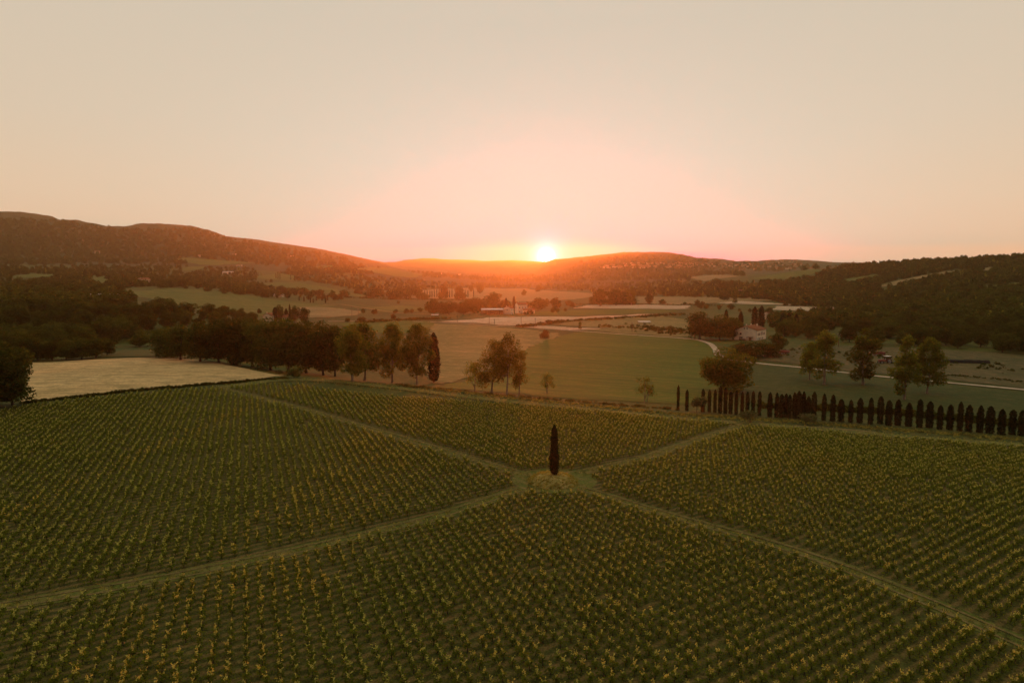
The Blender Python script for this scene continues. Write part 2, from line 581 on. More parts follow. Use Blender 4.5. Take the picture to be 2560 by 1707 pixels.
M['rough_ground'] = mat_ground('rough_ground', (0.115, 0.090, 0.032), (0.062, 0.072, 0.018), (0.16, 0.115, 0.048), 0.2, 0.03, (R(-75), 0.04, 0.35, 0.6, (0.06, 0.06, 0.02)))
M['gravel'] = mat_ground('gravel_road', (0.52, 0.43, 0.31), (0.40, 0.33, 0.23), (0.33, 0.28, 0.18), 0.6, 0.08)
M['track_grass'] = mat_ground('path_grass', (0.120, 0.140, 0.024), (0.082, 0.112, 0.016), (0.20, 0.16, 0.050), 0.6, 0.08, (ROW_AZ, 0.05, 0.9, 0.35, (0.20, 0.16, 0.055)), bump=0.15)
M['mound_grass'] = mat_ground('mound_grass', (0.36, 0.31, 0.10), (0.27, 0.245, 0.070), (0.44, 0.35, 0.13), 0.9, 0.3, bump=0.15)


def mat_vine_soil():
    """earth between the vines: dry ridges between the rows, weeds and painted vine shade along them"""
    m, t, out = new_mat('vineyard_soil')
    v = pos_vec(t)
    g = t.node('ShaderNodeNewGeometry')
    dt = t.node('ShaderNodeVectorMath', operation='DOT_PRODUCT')
    t.l.new(g.outputs['Position'], dt.inputs[0])
    dt.inputs[1].default_value = (CRS_V[0], CRS_V[1], 0)
    wob = t.math('MULTIPLY', t.math('SUBTRACT', t.noise(0.35, 3, 0.6, v), 0.5), 0.5)
    ph = t.math('ADD', t.math('SUBTRACT', dt.outputs['Value'], ROW_OFF), wob)
    fr = t.math('FRACT', t.math('DIVIDE', ph, ROW_GAP))
    d = t.math('ABSOLUTE', t.math('SUBTRACT', fr, 0.5))            # 0.5 on the row, 0 midway
    ridge = t.span(d, 0.10, 0.36, 1.0, 0.0)
    br = t.mix(t.span(t.noise(0.5, 4, 0.65, v), 0.35, 0.65), (0.165, 0.120, 0.040), (0.115, 0.095, 0.028))
    gr = t.mix(t.span(t.noise(1.4, 3, 0.6, v), 0.35, 0.65), (0.082, 0.086, 0.019), (0.054, 0.062, 0.013))  # weed green that also stands for the shade under the vines
    col = t.mix(t.math('MULTIPLY', ridge, t.span(t.noise(0.12, 3, 0.6, v), 0.25, 0.6, 0.55, 1.0)), gr, br)
    fl = t.span(t.noise(5.0, 2, 0.6, v), 0.3, 0.7, 0.65, 1.25)
    col = t.mix(1.0, col, fl, 'MULTIPLY')
    bs = t.node('ShaderNodeBsdfPrincipled')
    t.put(bs.inputs['Base Color'], col)
    bs.inputs['Roughness'].default_value = 0.95
    bs.inputs['Specular IOR Level'].default_value = 0.1
    bp = t.node('ShaderNodeBump')
    bp.inputs['Strength'].default_value = 0.9
    bp.inputs['Distance'].default_value = 0.12
    t.l.new(t.math('ADD', t.math('MULTIPLY', ridge, 0.6), t.noise(3.0, 3, 0.6, v)), bp.inputs['Height'])
    t.l.new(bp.outputs[0], bs.inputs['Normal'])
    t.l.new(bs.outputs[0], out.inputs[0])
    return m


ROW_GAP = 1.24
PLANT_GAP = 1.22
CEN = hit(1386, 1200)                              # where the vineyard paths cross
MC = hit(1381, 1204)                               # middle of the grass mound
MOUND_H = 1.1
ROW_OFF = float(CEN[:2] @ CRS_V)
M['vine_soil'] = mat_vine_soil()


def drape(name, xy, mat, lift=0.05, cell=None, smooth_edge=0.0):
    """a sheet over the ground inside an outline given in metres"""
    xy = np.asarray(xy, float)
    r = np.hypot(xy[:, 0], xy[:, 1])
    az = np.arctan2(xy[:, 0], xy[:, 1])
    P = np.stack([az, np.log(r)], -1)
    span_a, span_r = np.ptp(P[:, 0]), np.ptp(P[:, 1])
    cell = cell or max(min(span_a, span_r) / 14, math.sqrt(span_a * span_r) / 60, 0.0016)
    # outline with many short sides
    out = []
    for k in range(len(P)):
        a, b = P[k], P[(k + 1) % len(P)]
        n = max(1, int(np.hypot(*(b - a)) / cell))
        for s in range(n):
            out.append(a + (b - a) * s / n)
    out = np.array(out)
    if smooth_edge:
        out = out + rng.normal(0, smooth_edge * cell, out.shape)
    gx, gy = np.meshgrid(np.arange(P[:, 0].min(), P[:, 0].max(), cell), np.arange(P[:, 1].min(), P[:, 1].max(), cell))
    G = np.stack([gx.ravel(), gy.ravel()], -1)
    G = G[inside(G, out)]
    pts = np.concatenate([out, G])
    n = len(out)
    vs, es, fs, *_ = delaunay_2d_cdt([Vector(p) for p in pts.tolist()], [(k, (k + 1) % n) for k in range(n)], [list(range(n))], 1, 1e-9)
    Q = np.array([list(v) for v in vs])
    rr = np.exp(Q[:, 1])
    x = np.sin(Q[:, 0]) * rr; y = np.cos(Q[:, 0]) * rr
    z = ground(x, y) + lift + rr * 0.0004
    F = np.array([list(f) for f in fs if len(f) == 3], np.int32)
    a = Q[F[:, 1]] - Q[F[:, 0]]; b = Q[F[:, 2]] - Q[F[:, 0]]
    F[(a[:, 0] * b[:, 1] - a[:, 1] * b[:, 0]) < 0] = F[(a[:, 0] * b[:, 1] - a[:, 1] * b[:, 0]) < 0][:, ::-1]
    me = np_mesh(name, np.stack([x, y, z], -1), None, F, smooth=True)
    return link(name, me, mat, None, kind='structure')


def inside(P, poly):
    x, y = P[:, 0], P[:, 1]
    c = np.zeros(len(P), bool)
    n = len(poly)
    for k in range(n):
        x1, y1 = poly[k]; x2, y2 = poly[(k + 1) % n]
        if y1 == y2:
            continue
        c ^= ((y1 > y) != (y2 > y)) & (x < (x2 - x1) * (y - y1) / (y2 - y1) + x1)
    return c


FIELD_PX = []


def px_field(name, pts, mat, lift=0.05, cell=None, e=0.25):
    FIELD_PX.append(np.array(pts, float))
    return drape(name, [hit(u, v)[:2] for u, v in pts], mat, lift, cell, e)


def ribbon(name, xy, width, mat, lift=0.08, step=1.5, kind='structure'):
    """a road or path along a line of points in metres"""
    xy = np.asarray(xy, float)
    seg = np.hypot(*np.diff(xy, axis=0).T)
    s = np.concatenate([[0], np.cumsum(seg)])
    n = max(8, int(s[-1] / step))
    t = np.linspace(0, s[-1], n)
    c = np.stack([np.interp(t, s, xy[:, 0]), np.interp(t, s, xy[:, 1])], -1)
    k = max(3, int(n * 0.04)) | 1
    pad = k // 2
    for _ in range(2):
        cc = np.concatenate([2 * c[:1] - c[1:pad + 1][::-1], c, 2 * c[-1:] - c[-pad - 1:-1][::-1]])
        c = np.stack([np.convolve(cc[:, i], np.ones(k) / k, 'valid') for i in (0, 1)], -1)
    d = np.gradient(c, axis=0)
    d /= np.maximum(np.hypot(d[:, 0], d[:, 1])[:, None], 1e-6)
    nrm = np.stack([-d[:, 1], d[:, 0]], -1)
    w = width * 0.5 * (1 + rng.normal(0, 0.05, (n, 1)))
    cols = []
    for f in (-1, -0.33, 0.33, 1):
        p = c + nrm * w * f
        rr = np.hypot(p[:, 0], p[:, 1])
        cols.append(np.stack([p[:, 0], p[:, 1], ground(p[:, 0], p[:, 1]) + lift + rr * 0.0004], -1))
    V = np.stack(cols, 1).reshape(-1, 3)
    i = np.arange(n - 1)[:, None] * 4; j = np.arange(3)[None]
    q = np.stack([i + j, i + j + 1, i + j + 5, i + j + 4], -1).reshape(-1, 4)[:, ::-1]
    me = np_mesh(name, V, q, smooth=True)
    return link(name, me, mat, None, kind=kind), c


# the vineyard
FAR_EDGE = [(-700, 1095), (0, 1030), (45, 1017), (170, 1003), (300, 989), (420, 979), (540, 971), (640, 962), (749, 963), (885, 983), (967, 991),
            (1080, 999), (1300, 1014), (1545, 1034), (1640, 1045), (1860, 1066), (2060, 1081), (2230, 1095), (2400, 1108), (2560, 1120), (3300, 1175)]
far_xy = [hit(u, v)[:2] for u, v in FAR_EDGE]
near = [(np.sin(a) * 22, np.cos(a) * 22) for a in np.linspace(R(58), R(-62), 9)]
drape('vineyard_soil', far_xy + near, M['vine_soil'], 0.03, 0.012)

PATH_A = [(420, 944), (480, 954), (544, 969), (653, 996), (762, 1023), (925, 1072), (1088, 1121), (1252, 1172), (1386, 1205), (1500, 1236), (1687, 1295), (1905, 1352), (2068, 1404), (2286, 1491), (2560, 1611), (2800, 1720)]
PATH_B = [(-260, 1560), (0, 1518), (327, 1464), (544, 1420), (871, 1350), (1088, 1295), (1284, 1230), (1386, 1205), (1458, 1181), (1611, 1148), (1763, 1094), (1861, 1063), (1930, 1046)]
path_a = np.array([hit(u, v)[:2] for u, v in PATH_A[2:]])
path_b = np.array([hit(u, v)[:2] for u, v in PATH_B[:-1]])
ang = np.linspace(0, 2 * math.pi, 28)[:-1]
drape('grass_clearing', np.stack([CEN[0] + 6.3 * np.cos(ang), CEN[1] + 6.3 * np.sin(ang)], -1), M['track_grass'], 0.04)
_, PA = ribbon('grass_path', path_a, 2.7, M['track_grass'], 0.05)
_, PB = ribbon('grass_path', path_b, 2.7, M['track_grass'], 0.075)
M['rut'] = mat_ground('bare_wheel_ruts', (0.20, 0.155, 0.058), (0.15, 0.125, 0.042), (0.11, 0.105, 0.026), 0.5, 0.12)


def ruts(L):
    d = np.gradient(L, axis=0); d /= np.hypot(d[:, 0], d[:, 1])[:, None]
    n = np.stack([-d[:, 1], d[:, 0]], -1)
    far = np.hypot(L[:, 0] - CEN[0], L[:, 1] - CEN[1]) > 5.5
    for s in (-.72, .72):
        P = L + n * s
        run = []
        for k in range(len(P)):
            if far[k]:
                run.append(P[k])
            if (not far[k] or k == len(P) - 1) and len(run) > 8:
                ribbon('wheel_rut', np.array(run), .34, M['rut'], .115)
            if not far[k]:
                run = []


ruts(PA)
ruts(PB)
# grass headland between the vines and the slope down to the valley
HEAD = [(540, 967), (690, 944), (820, 946), (1000, 965), (1280, 999), (1500, 1021), (1700, 1042), (1900, 1056), (2100, 1072), (2300, 1090), (2560, 1108)]
ribbon('grass_headland', [hit(u, v + 6)[:2] for u, v in HEAD], 4.5, M['track_grass'], 0.09)

# fields
px_field('pale_field', [(60, 1006), (66, 908), (130, 905), (200, 901), (290, 897), (400, 895.5), (490, 899), (560, 912), (640, 927), (712, 940), (640, 950), (560, 957), (430, 968), (300, 979), (200, 991)], M['pale_straw'], 0.06, None, 0.12)
px_field('green_field', [(1090, 968), (1140, 955), (1220, 925), (1290, 885), (1395, 840), (1450, 829), (1560, 836), (1700, 846), (1748, 852), (1785, 868), (1786, 885), (1800, 910), (1820, 950), (1800, 1000), (1690, 1012), (1500, 1001), (1300, 985), (1150, 974)], M['green_crop'])
px_field('dry_meadow', [(1078, 809), (1180, 813), (1320, 824), (1396, 834), (1390, 842), (1285, 886), (1215, 926), (1138, 955), (1085, 960), (1060, 930), (1076, 870)], M['dry_meadow'], 0.06)
px_field('pale_strip', [(1102, 804.5), (1160, 800), (1230, 793.5), (1300, 792), (1380, 792.5), (1450, 793), (1540, 788.5), (1590, 785.5), (1655, 786.5), (1600, 790.5), (1530, 793), (1480, 795.5), (1420, 800), (1375, 806), (1310, 811), (1300, 815), (1220, 811), (1160, 806)], M['pale_far'], 0.1)
px_field('pale_strip', [(1310, 813.5), (1380, 816), (1440, 820), (1515, 821.5), (1440, 826), (1380, 824), (1320, 819)], M['pale_far'], 0.1)
px_field('pale_strip', [(1438, 771), (1470, 763.5), (1560, 763), (1650, 763), (1733, 764.5), (1712, 773), (1600, 772.5), (1500, 771.5)], M['pale_far'], 0.12)
px_field('pale_strip', [(1928, 775), (1942, 766), (2000, 766.5), (2085, 769), (2097, 779), (2030, 777.5), (1980, 776.5)], M['pale_far'], 0.12)
px_field('pale_strip', [(1790, 758), (1840, 753), (1920, 757), (1990, 763), (1900, 762), (1820, 760)], M['pale_far'], 0.12)
px_field('stubble_field', [(1025, 746), (1030, 727), (1180, 720), (1300, 722), (1480, 733), (1480, 743), (1400, 752), (1290, 756), (1180, 749)], M['tan_field'], 0.2)
px_field('stubble_field', [(1585, 757), (1600, 743), (1700, 742.5), (1800, 745), (1950, 752), (1850, 754), (1720, 761), (1640, 761)], M['tan_field'], 0.2)
px_field('valley_field', [(1420, 776), (1600, 775), (1700, 777), (1650, 784), (1540, 786), (1450, 790), (1330, 789), (1300, 783)], M['green_crop'], 0.1)
px_field('hill_field', [(1722, 695), (1770, 689), (1820, 688), (1850, 692), (1790, 698), (1762, 704)], M['tan_field'], 0.3)
px_field('hill_field', [(1880, 696), (1950, 685), (2040, 674), (2062, 679), (2010, 690), (1960, 699), (1900, 701)], M['olive_field'], 0.3)
px_field('hill_field', [(2196, 717), (2250, 701), (2330, 685), (2390, 676), (2402, 677), (2330, 691), (2260, 709), (2225, 717)], M['tan_field'], 0.3)
px_field('hill_field', [(2452, 674), (2470, 670), (2492, 669), (2485, 674), (2462, 678)], M['tan_field'], 0.3)
px_field('hill_field', [(2460, 717), (2560, 706), (2640, 700), (2640, 707), (2560, 714), (2480, 722)], M['olive_field'], 0.3)
px_field('hill_field', [(2532, 801), (2600, 796), (2640, 804), (2560, 810)], M['tan_field'], 0.2)
px_field('hill_field', [(2090, 702), (2160, 691), (2205, 685), (2195, 693), (2120, 706)], M['olive_field'], 0.3)
px_field('slope_field', [(300, 733), (360, 727), (435, 722), (500, 725), (566, 732), (697, 751), (800, 763), (893, 778), (860, 783), (770, 776), (640, 790), (560, 792), (480, 770), (330, 742)], M['olive_field'], 0.2)
px_field('tan_field', [(700, 776), (760, 768), (820, 769), (905, 779), (890, 789), (830, 794), (740, 796)], M['tan_field'], 0.25)
px_field('hill_field', [(420, 651), (470, 646), (530, 649), (640, 659), (560, 663), (500, 663)], M['olive_field'], 0.5)
px_field('hill_field', [(450, 672), (480, 667), (515, 667), (500, 674), (460, 678)], M['olive_field'], 0.5)
px_field('hill_field', [(640, 692), (700, 684), (735, 690), (735, 702), (650, 698)], M['olive_field'], 0.5)
px_field('hill_field', [(650, 712), (690, 707), (740, 707), (790, 714), (870, 731), (925, 741), (900, 744), (850, 738), (740, 724), (690, 717)], M['olive_field'], 0.5)
px_field('hill_field', [(880, 673), (920, 669), (1000, 676), (1062, 687), (1040, 694), (960, 687)], M['olive_field'], 0.5)
px_field('hill_field', [(770, 669), (820, 664), (855, 666), (790, 673)], M['olive_field'], 0.5)
px_field('hill_field', [(20, 693), (80, 686), (145, 687), (120, 694), (40, 697)], M['olive_field'], 0.5)
px_field('hill_field', [(225, 697), (262, 692), (275, 706), (240, 712)], M['olive_field'], 0.5)
px_field('valley_field', [(910, 770), (1000, 764), (1070, 770), (1066, 779), (960, 782)], M['olive_field'], 0.15)
px_field('valley_field', [(850, 810), (960, 799), (1085, 806), (1075, 826), (1000, 836), (900, 830)], M['green_crop'], 0.1)
px_field('scrub_field', [(1390, 812), (1480, 799), (1560, 795), (1660, 790), (1720, 800), (1740, 840), (1700, 843), (1560, 833), (1440, 826), (1525, 821)], M['dry_meadow'], 0.07)
px_field('grass_field', [(1835, 1000), (1850, 940), (1878, 910), (2000, 922), (2110, 935), (2300, 954), (2560, 980), (2700, 995), (2700, 1092), (2560, 1078), (2300, 1057), (2000, 1035)], M['dark_grass'])
px_field('farm_yard', [(1890, 902), (1900, 880), (2000, 868), (2150, 866), (2300, 872), (2450, 880), (2600, 893), (2700, 985), (2560, 968), (2300, 944), (2110, 926), (2000, 913)], M['rough_ground'])
px_field('meadow', [(240, 893), (265, 862), (320, 858), (400, 868), (430, 890), (350, 892)], M['dark_grass'], 0.07)

# roads
ROAD = [(2700, 988), (2560, 975.5), (2430, 963), (2330, 954), (2200, 942), (2110, 932), (2000, 919), (1868, 906), (1815, 899), (1793, 888), (1790, 874), (1776, 860), (1745, 850), (1690, 845), (1600, 839)]
ribbon('gravel_road', [hit(u, v)[:2] for u, v in ROAD], 3.4, M['gravel'], 0.12)
ribbon('farm_track', [hit(u, v)[:2] for u, v in [(1600, 839), (1440, 828), (1300, 818), (1180, 811), (1090, 806), (1000, 803), (900, 803), (820, 804)]], 2.6, M['gravel'], 0.1)
ribbon('farm_track', [hit(u, v)[:2] for u, v in [(1080, 787), (1010, 784), (960, 778), (890, 768), (850, 761), (800, 763)]], 4.0, M['tan_field'], 0.2)
ribbon('farm_track', [hit(u, v)[:2] for u, v in [(1985, 1066), (2050, 1070), (2120, 1075), (2190, 1082)]], 1.1, M['tan_field'], 0.13)


# ------------------------------------------------------------------ plants: builders
M['bark'] = mat_plain('bark', (0.075, 0.055, 0.038), 0.95, 0.3, 3.0)
M['bark_pale'] = mat_plain('pale_bark', (0.24, 0.19, 0.13), 0.95, 0.3, 2.0)
M['leaf_oak'] = mat_leaf('oak_leaves', (0.040, 0.050, 0.012), (0.076, 0.084, 0.018), 0.42, (0.12, 0.10, 0.02), 0.45)
M['leaf_ash'] = mat_leaf('ash_leaves', (0.095, 0.108, 0.020), (0.170, 0.162, 0.032), 0.62, (0.23, 0.185, 0.04), 0.45)
M['leaf_pine'] = mat_leaf('pine_needles', (0.026, 0.034, 0.012), (0.046, 0.054, 0.017), 0.2, (0.07, 0.06, 0.02), 0.4)
M['leaf_cypress'] = mat_leaf('cypress_needles', (0.018, 0.023, 0.009), (0.032, 0.036, 0.013), 0.12, (0.05, 0.042, 0.014), 1.2)
M['leaf_olive'] = mat_leaf('silver_green_leaves', (0.085, 0.095, 0.045), (0.125, 0.125, 0.06), 0.4, (0.16, 0.14, 0.06), 0.8)
M['leaf_vine'] = mat_leaf('vine_leaves', (0.108, 0.140, 0.018), (0.158, 0.178, 0.028), 0.5, (0.22, 0.20, 0.04), 0.9, (0.85, 1.18))
M['leaf_shoot'] = mat_leaf('backlit_young_shoots', (0.42, 0.40, 0.105), (0.52, 0.47, 0.13), 0.3, (0.54, 0.45, 0.13), 2.0, (0.85, 1.18))  # yellowish young tips, painted lighter still for the backlight on the vine tops
M['leaf_glow_tint'] = mat_leaf('glow_tinted_leaves', (0.135, 0.110, 0.020), (0.215, 0.165, 0.030), 0.65, (0.26, 0.18, 0.03), 0.45)  # ash leaves with the orange sun glow put into their colour
M['leaf_dry'] = mat_leaf('dry_grass_blades', (0.26, 0.22, 0.07), (0.34, 0.27, 0.10), 0.6, (0.38, 0.29, 0.12), 1.0)
M['leaf_scrub'] = mat_leaf('dry_scrub_leaves', (0.10, 0.085, 0.03), (0.15, 0.12, 0.04), 0.45, (0.18, 0.13, 0.05), 0.8)


def leaf_quads(P, size, g, flat=0.0):
    """one small leaf or spray of leaves at each point, turned at random"""
    n = len(P)
    a = g.normal(size=(n, 3)); a[:, 2] += flat * np.sign(a[:, 2] + 1e-9)
    a /= np.linalg.norm(a, axis=1)[:, None]
    b = np.cross(a, g.normal(size=(n, 3))); b /= np.linalg.norm(b, axis=1)[:, None]
    c = np.cross(a, b)
    s = size * (0.6 + 0.8 * g.random((n, 1)))
    e = s * (0.55 + 0.3 * g.random((n, 1)))
    bend = a * s * 0.18
    V = np.stack([P - b * s * .5 - c * e * .2, P - c * e * .55 + bend, P + b * s * .5 + c * e * .15, P + c * e * .5 + bend], 1)
    return V.reshape(-1, 3), np.arange(4 * n).reshape(-1, 4)


def tube(path, rad, sides=6):
    path = np.asarray(path, float)
    n = len(path)
    d = np.gradient(path, axis=0)
    d /= np.maximum(np.linalg.norm(d, axis=1)[:, None], 1e-9)
    up = np.array([0.31, 0.17, 0.93]) if abs(d[0, 2]) < 0.8 else np.array([1.0, 0.1, 0.0])
    s = np.cross(d, up); s /= np.linalg.norm(s, axis=1)[:, None]
    t = np.cross(d, s)
    a = np.arange(sides) / sides * 2 * math.pi
    V = path[:, None] + (s[:, None] * np.cos(a)[None, :, None] + t[:, None] * np.sin(a)[None, :, None]) * np.asarray(rad)[:, None, None]
    i = np.arange(n - 1)[:, None] * sides; j = np.arange(sides)[None]; j2 = (j + 1) % sides
    q = np.stack([i + j, i + j2, i + sides + j2, i + sides + j], -1).reshape(-1, 4)
    return V.reshape(-1, 3), q


class Pile:
    def __init__(self):
        self.V, self.Q, self.n = [], [], 0

    def add(self, V, q):
        self.V.append(np.asarray(V, float)); self.Q.append(np.asarray(q) + self.n); self.n += len(V)

    def mesh(self, name, smooth=False):
        return np_mesh(name, np.concatenate(self.V), np.concatenate(self.Q), smooth=smooth)


def trunk_and_limbs(g, h, r, tips, fork=0.35, lean=0.04, sides=6, multi=1):
    p = Pile()
    for m in range(multi):
        off = np.array([0, 0, 0.0]) if multi == 1 else np.array([g.normal() * h * .035, g.normal() * h * .035, 0])
        ln = np.array([g.normal() * lean, g.normal() * lean, 1.0])
        if multi > 1:
            ln[:2] += off[:2] / h * 3
        top = h * 0.8
        zs = np.linspace(-0.3, top, 8)
        path = off + np.stack([ln[0] * zs + np.sin(zs / h * 5) * h * .012, ln[1] * zs + np.cos(zs / h * 4) * h * .01, zs], -1)
        rad = r * (1 - zs / top * 0.85) * (1 + 0.5 * np.exp(-(zs + .3) / (0.05 * h)))
        p.add(*tube(path, np.maximum(rad, r * .12), sides))
    for c in tips:
        z0 = h * g.uniform(fork, fork + 0.25)
        z0 = min(z0, c[2] * 0.8)
        a = np.array([ln[0] * z0, ln[1] * z0, z0])
        mid = a * 0.45 + np.asarray(c) * 0.55 + np.array([0, 0, -0.05 * h])
        t = np.linspace(0, 1, 5)[:, None]
        path = a * (1 - t) ** 2 + 2 * mid * t * (1 - t) + np.asarray(c) * t * t
        p.add(*tube(path, np.linspace(r * .42, r * .08, 5), max(4, sides - 2)))
    return p


def lobes_points(g, lobes, n, shell=0.5):
    """points in a set of ellipsoids, more of them near the skin"""
    w = np.array([l[3] * l[4] for l in lobes]); w = w / w.sum()
    k = g.choice(len(lobes), n, p=w)
    L = np.array(lobes)[k]
    d = g.normal(size=(n, 3)); d /= np.linalg.norm(d, axis=1)[:, None]
    rad = (shell + (1 - shell) * g.random((n, 1)) ** 0.6) * (1 + 0.10 * g.normal(size=(n, 1)))
    return L[:, :3] + d * rad * L[:, 3:5][:, [0, 0, 1]]


def make_tree(kind, seed, leaves, size):
    """returns (trunk mesh, crown mesh, nominal height, nominal width)"""
    g = np.random.default_rng(seed)
    if kind == 'oak':                                   # rounded, dense, crown low
        h, w = 12.0, 10.5
        lobes = []
        for i in range(15):
            a = g.uniform(0, 6.28); rr = math.sqrt(g.random()) * w * .36
            z = h * (0.20 + 0.58 * g.random()) - 0.06 * h * (rr / (w * .36)) ** 2
            s = w * g.uniform(.15, .23)
            lobes.append((math.cos(a) * rr, math.sin(a) * rr, z, s, s * .85))
        lobes.append((0, 0, h * .82, w * .2, w * .15)); lobes.append((0, 0, h * .40, w * .36, h * .30))
        tr = trunk_and_limbs(g, h, .28, [l[:3] for l in lobes[:7]], .25)
        bark, leaf = 'bark', 'leaf_oak' if seed < 500 else 'leaf_ash'
    elif kind == 'ash':                                 # taller, looser, lobes apart, trunk seen
        h, w = 17.0, 10.5
        lobes = []
        for i in range(26):
            a = g.uniform(0, 6.28); f = g.random()
            z = h * (0.20 + 0.70 * f)
            env = w * .43 * math.sin(min(1, (0.25 + 0.9 * f)) * 2.6) ** .8 if f < .95 else w * .1
            rr = env * (0.35 + 0.65 * g.random())
            s = w * g.uniform(.11, .18)
            lobes.append((math.cos(a) * rr, math.sin(a) * rr, z, s, s * 1.05))
        lobes.append((0, 0, h * .9, w * .13, w * .13)); lobes.append((0.3, 0, h * .68, w * .27, h * .2)); lobes.append((-.4, .2, h * .48, w * .25, h * .16))
        tr = trunk_and_limbs(g, h, .26, [l[:3] for l in lobes[:10]], .25, .05)
        bark, leaf = 'bark_pale', 'leaf_ash'
    elif kind == 'poplar':                              # tall oval
        h, w = 19.0, 7.5
        lobes = []
        for i in range(16):
            f = g.random(); a = g.uniform(0, 6.28)
            env = w * .36 * math.sin((.12 + .83 * f) * math.pi) ** .7
            rr = env * g.uniform(.3, 1)
            s = w * g.uniform(.13, .2)
            lobes.append((math.cos(a) * rr, math.sin(a) * rr, h * (.10 + .80 * f), s, s * 1.3))
        lobes.append((0, 0, h * .55, w * .26, h * .3)); lobes.append((0, 0, h * .92, w * .13, w * .2))
        tr = trunk_and_limbs(g, h, .26, [l[:3] for l in lobes[:5]], .2, .02)
        bark, leaf = 'bark_pale', 'leaf_ash'
    elif kind == 'pine':                                # umbrella pine
        h, w = 13.0, 11.0
        lobes = []
        for i in range(13):
            a = g.uniform(0, 6.28); rr = math.sqrt(g.random()) * w * .38
            s = w * g.uniform(.12, .17)
            lobes.append((math.cos(a) * rr, math.sin(a) * rr, h * (.80 - .10 * (rr / (w * .38)) ** 2 + g.normal() * .02), s, s * .6))
        lobes.append((0, 0, h * .84, w * .25, h * .09))
        tr = trunk_and_limbs(g, h, .3, [l[:3] for l in lobes[:8]], .5, .03)
        bark, leaf = 'bark', 'leaf_pine'
    elif kind == 'shrub':
        h, w = 2.6, 3.2
        lobes = []
        for i in range(8):
            a = g.uniform(0, 6.28); rr = math.sqrt(g.random()) * w * .33
            s = w * g.uniform(.15, .22)
            lobes.append((math.cos(a) * rr, math.sin(a) * rr, h * g.uniform(.3, .72), s, s * .8))
        tr = trunk_and_limbs(g, h, .05, [l[:3] for l in lobes[:5]], .08, .1, 4)
        bark, leaf = 'bark', 'leaf_olive' if seed % 2 else 'leaf_oak'
    elif kind == 'sapling':                             # thin whippy young tree
        h, w = 6.0, 3.8
        lobes = []
        for i in range(16):
            a = g.uniform(0, 6.28); f = g.random(); rr = w * .34 * math.sqrt(g.random())
            s = w * g.uniform(.14, .24)
            lobes.append((math.cos(a) * rr, math.sin(a) * rr, h * (.36 + .54 * f), s, s * 1.2))
        tr = trunk_and_limbs(g, h, .07, [l[:3] for l in lobes[:9]], .12, .08, 4, 2)
        bark, leaf = 'bark_pale', 'leaf_ash'
    elif kind == 'cypress':
        h = 12.0
        wmax = g.uniform(.95, 1.12)
        n = leaves
        f = g.random(n) ** 0.9
        a = g.uniform(0, 6.28, n)
        pr = [([.45, .72, .92, 1.0, .95, .74, .46, .04]), ([.30, .62, .92, 1.0, .88, .68, .42, .05]), ([.55, .85, .97, .95, 1.0, .80, .40, .03]), ([.40, .66, .85, .96, .84, .58, .32, .03]), ([.60, .80, .88, .98, .90, .82, .55, .06])][seed % 5]
        if seed == 1000:
            pr = [.55, .76, .94, 1.0, .82, .62, .44, .06]
        if seed > 1000:
            pr = [([.88, .94, .97, 1.0, .98, .88, .62, .12]), ([.80, .90, .95, 1.0, .94, .82, .54, .08]), ([.9, .95, .93, .97, 1.0, .92, .66, .15])][seed % 3]
        prof = np.interp(f, [0, .03, .10, .3, .55, .8, .93, 1], pr) * wmax
        ph = seed * 1.7
        lump = 1 + .17 * np.sin(a * 2 + f * 13 + ph) * np.sin(f * 23 + ph) + .13 * np.sin(a * 4 - f * 31 + 2 * ph) + .12 * g.normal(size=n) + .22 * (g.random(n) < .03)
        rr = prof * lump * (0.5 + .5 * g.random(n) ** .4)
        P = np.stack([np.cos(a) * rr, np.sin(a) * rr, h * ((.045 if seed <= 1000 else .012) + .95 * f)], -1)
        V, q = leaf_quads(P, size, g)
        tr = Pile(); zs = np.linspace(-.3, h * .9, 6)
        tr.add(*tube(np.stack([zs * 0, zs * 0, zs], -1), np.linspace(.2, .03, 6), 6))
        crown = np_mesh('cypress_crown', V, q)
        crown.materials.append(M['leaf_cypress'])
        tm = tr.mesh('cypress_trunk', True); tm.materials.append(M['bark'])
        return tm, crown, h, 2.55 * wmax
    P = lobes_points(g, lobes, leaves, {'oak': .6, 'sapling': 0.0}.get(kind, .45))
    P = P[P[:, 2] > 0.06 * h]
    V, q = leaf_quads(P, size, g, 0.3)
    crown = np_mesh(kind + '_crown', V, q)
    crown.materials.append(M[leaf])
    if 36 <= seed <= 39:
        crown.materials.clear(); crown.materials.append(M['leaf_glow_tint'])
    tm = tr.mesh(kind + '_trunk', True); tm.materials.append(M[bark])
    return tm, crown, h, w


# leaf counts by how large the plants stand in the picture: fine for the nearer ones, coarser further out
KINDS = {}


def kind_set(key, kind, seeds, leaves, size):
    KINDS[key] = [make_tree(kind, s, leaves, size) for s in seeds]


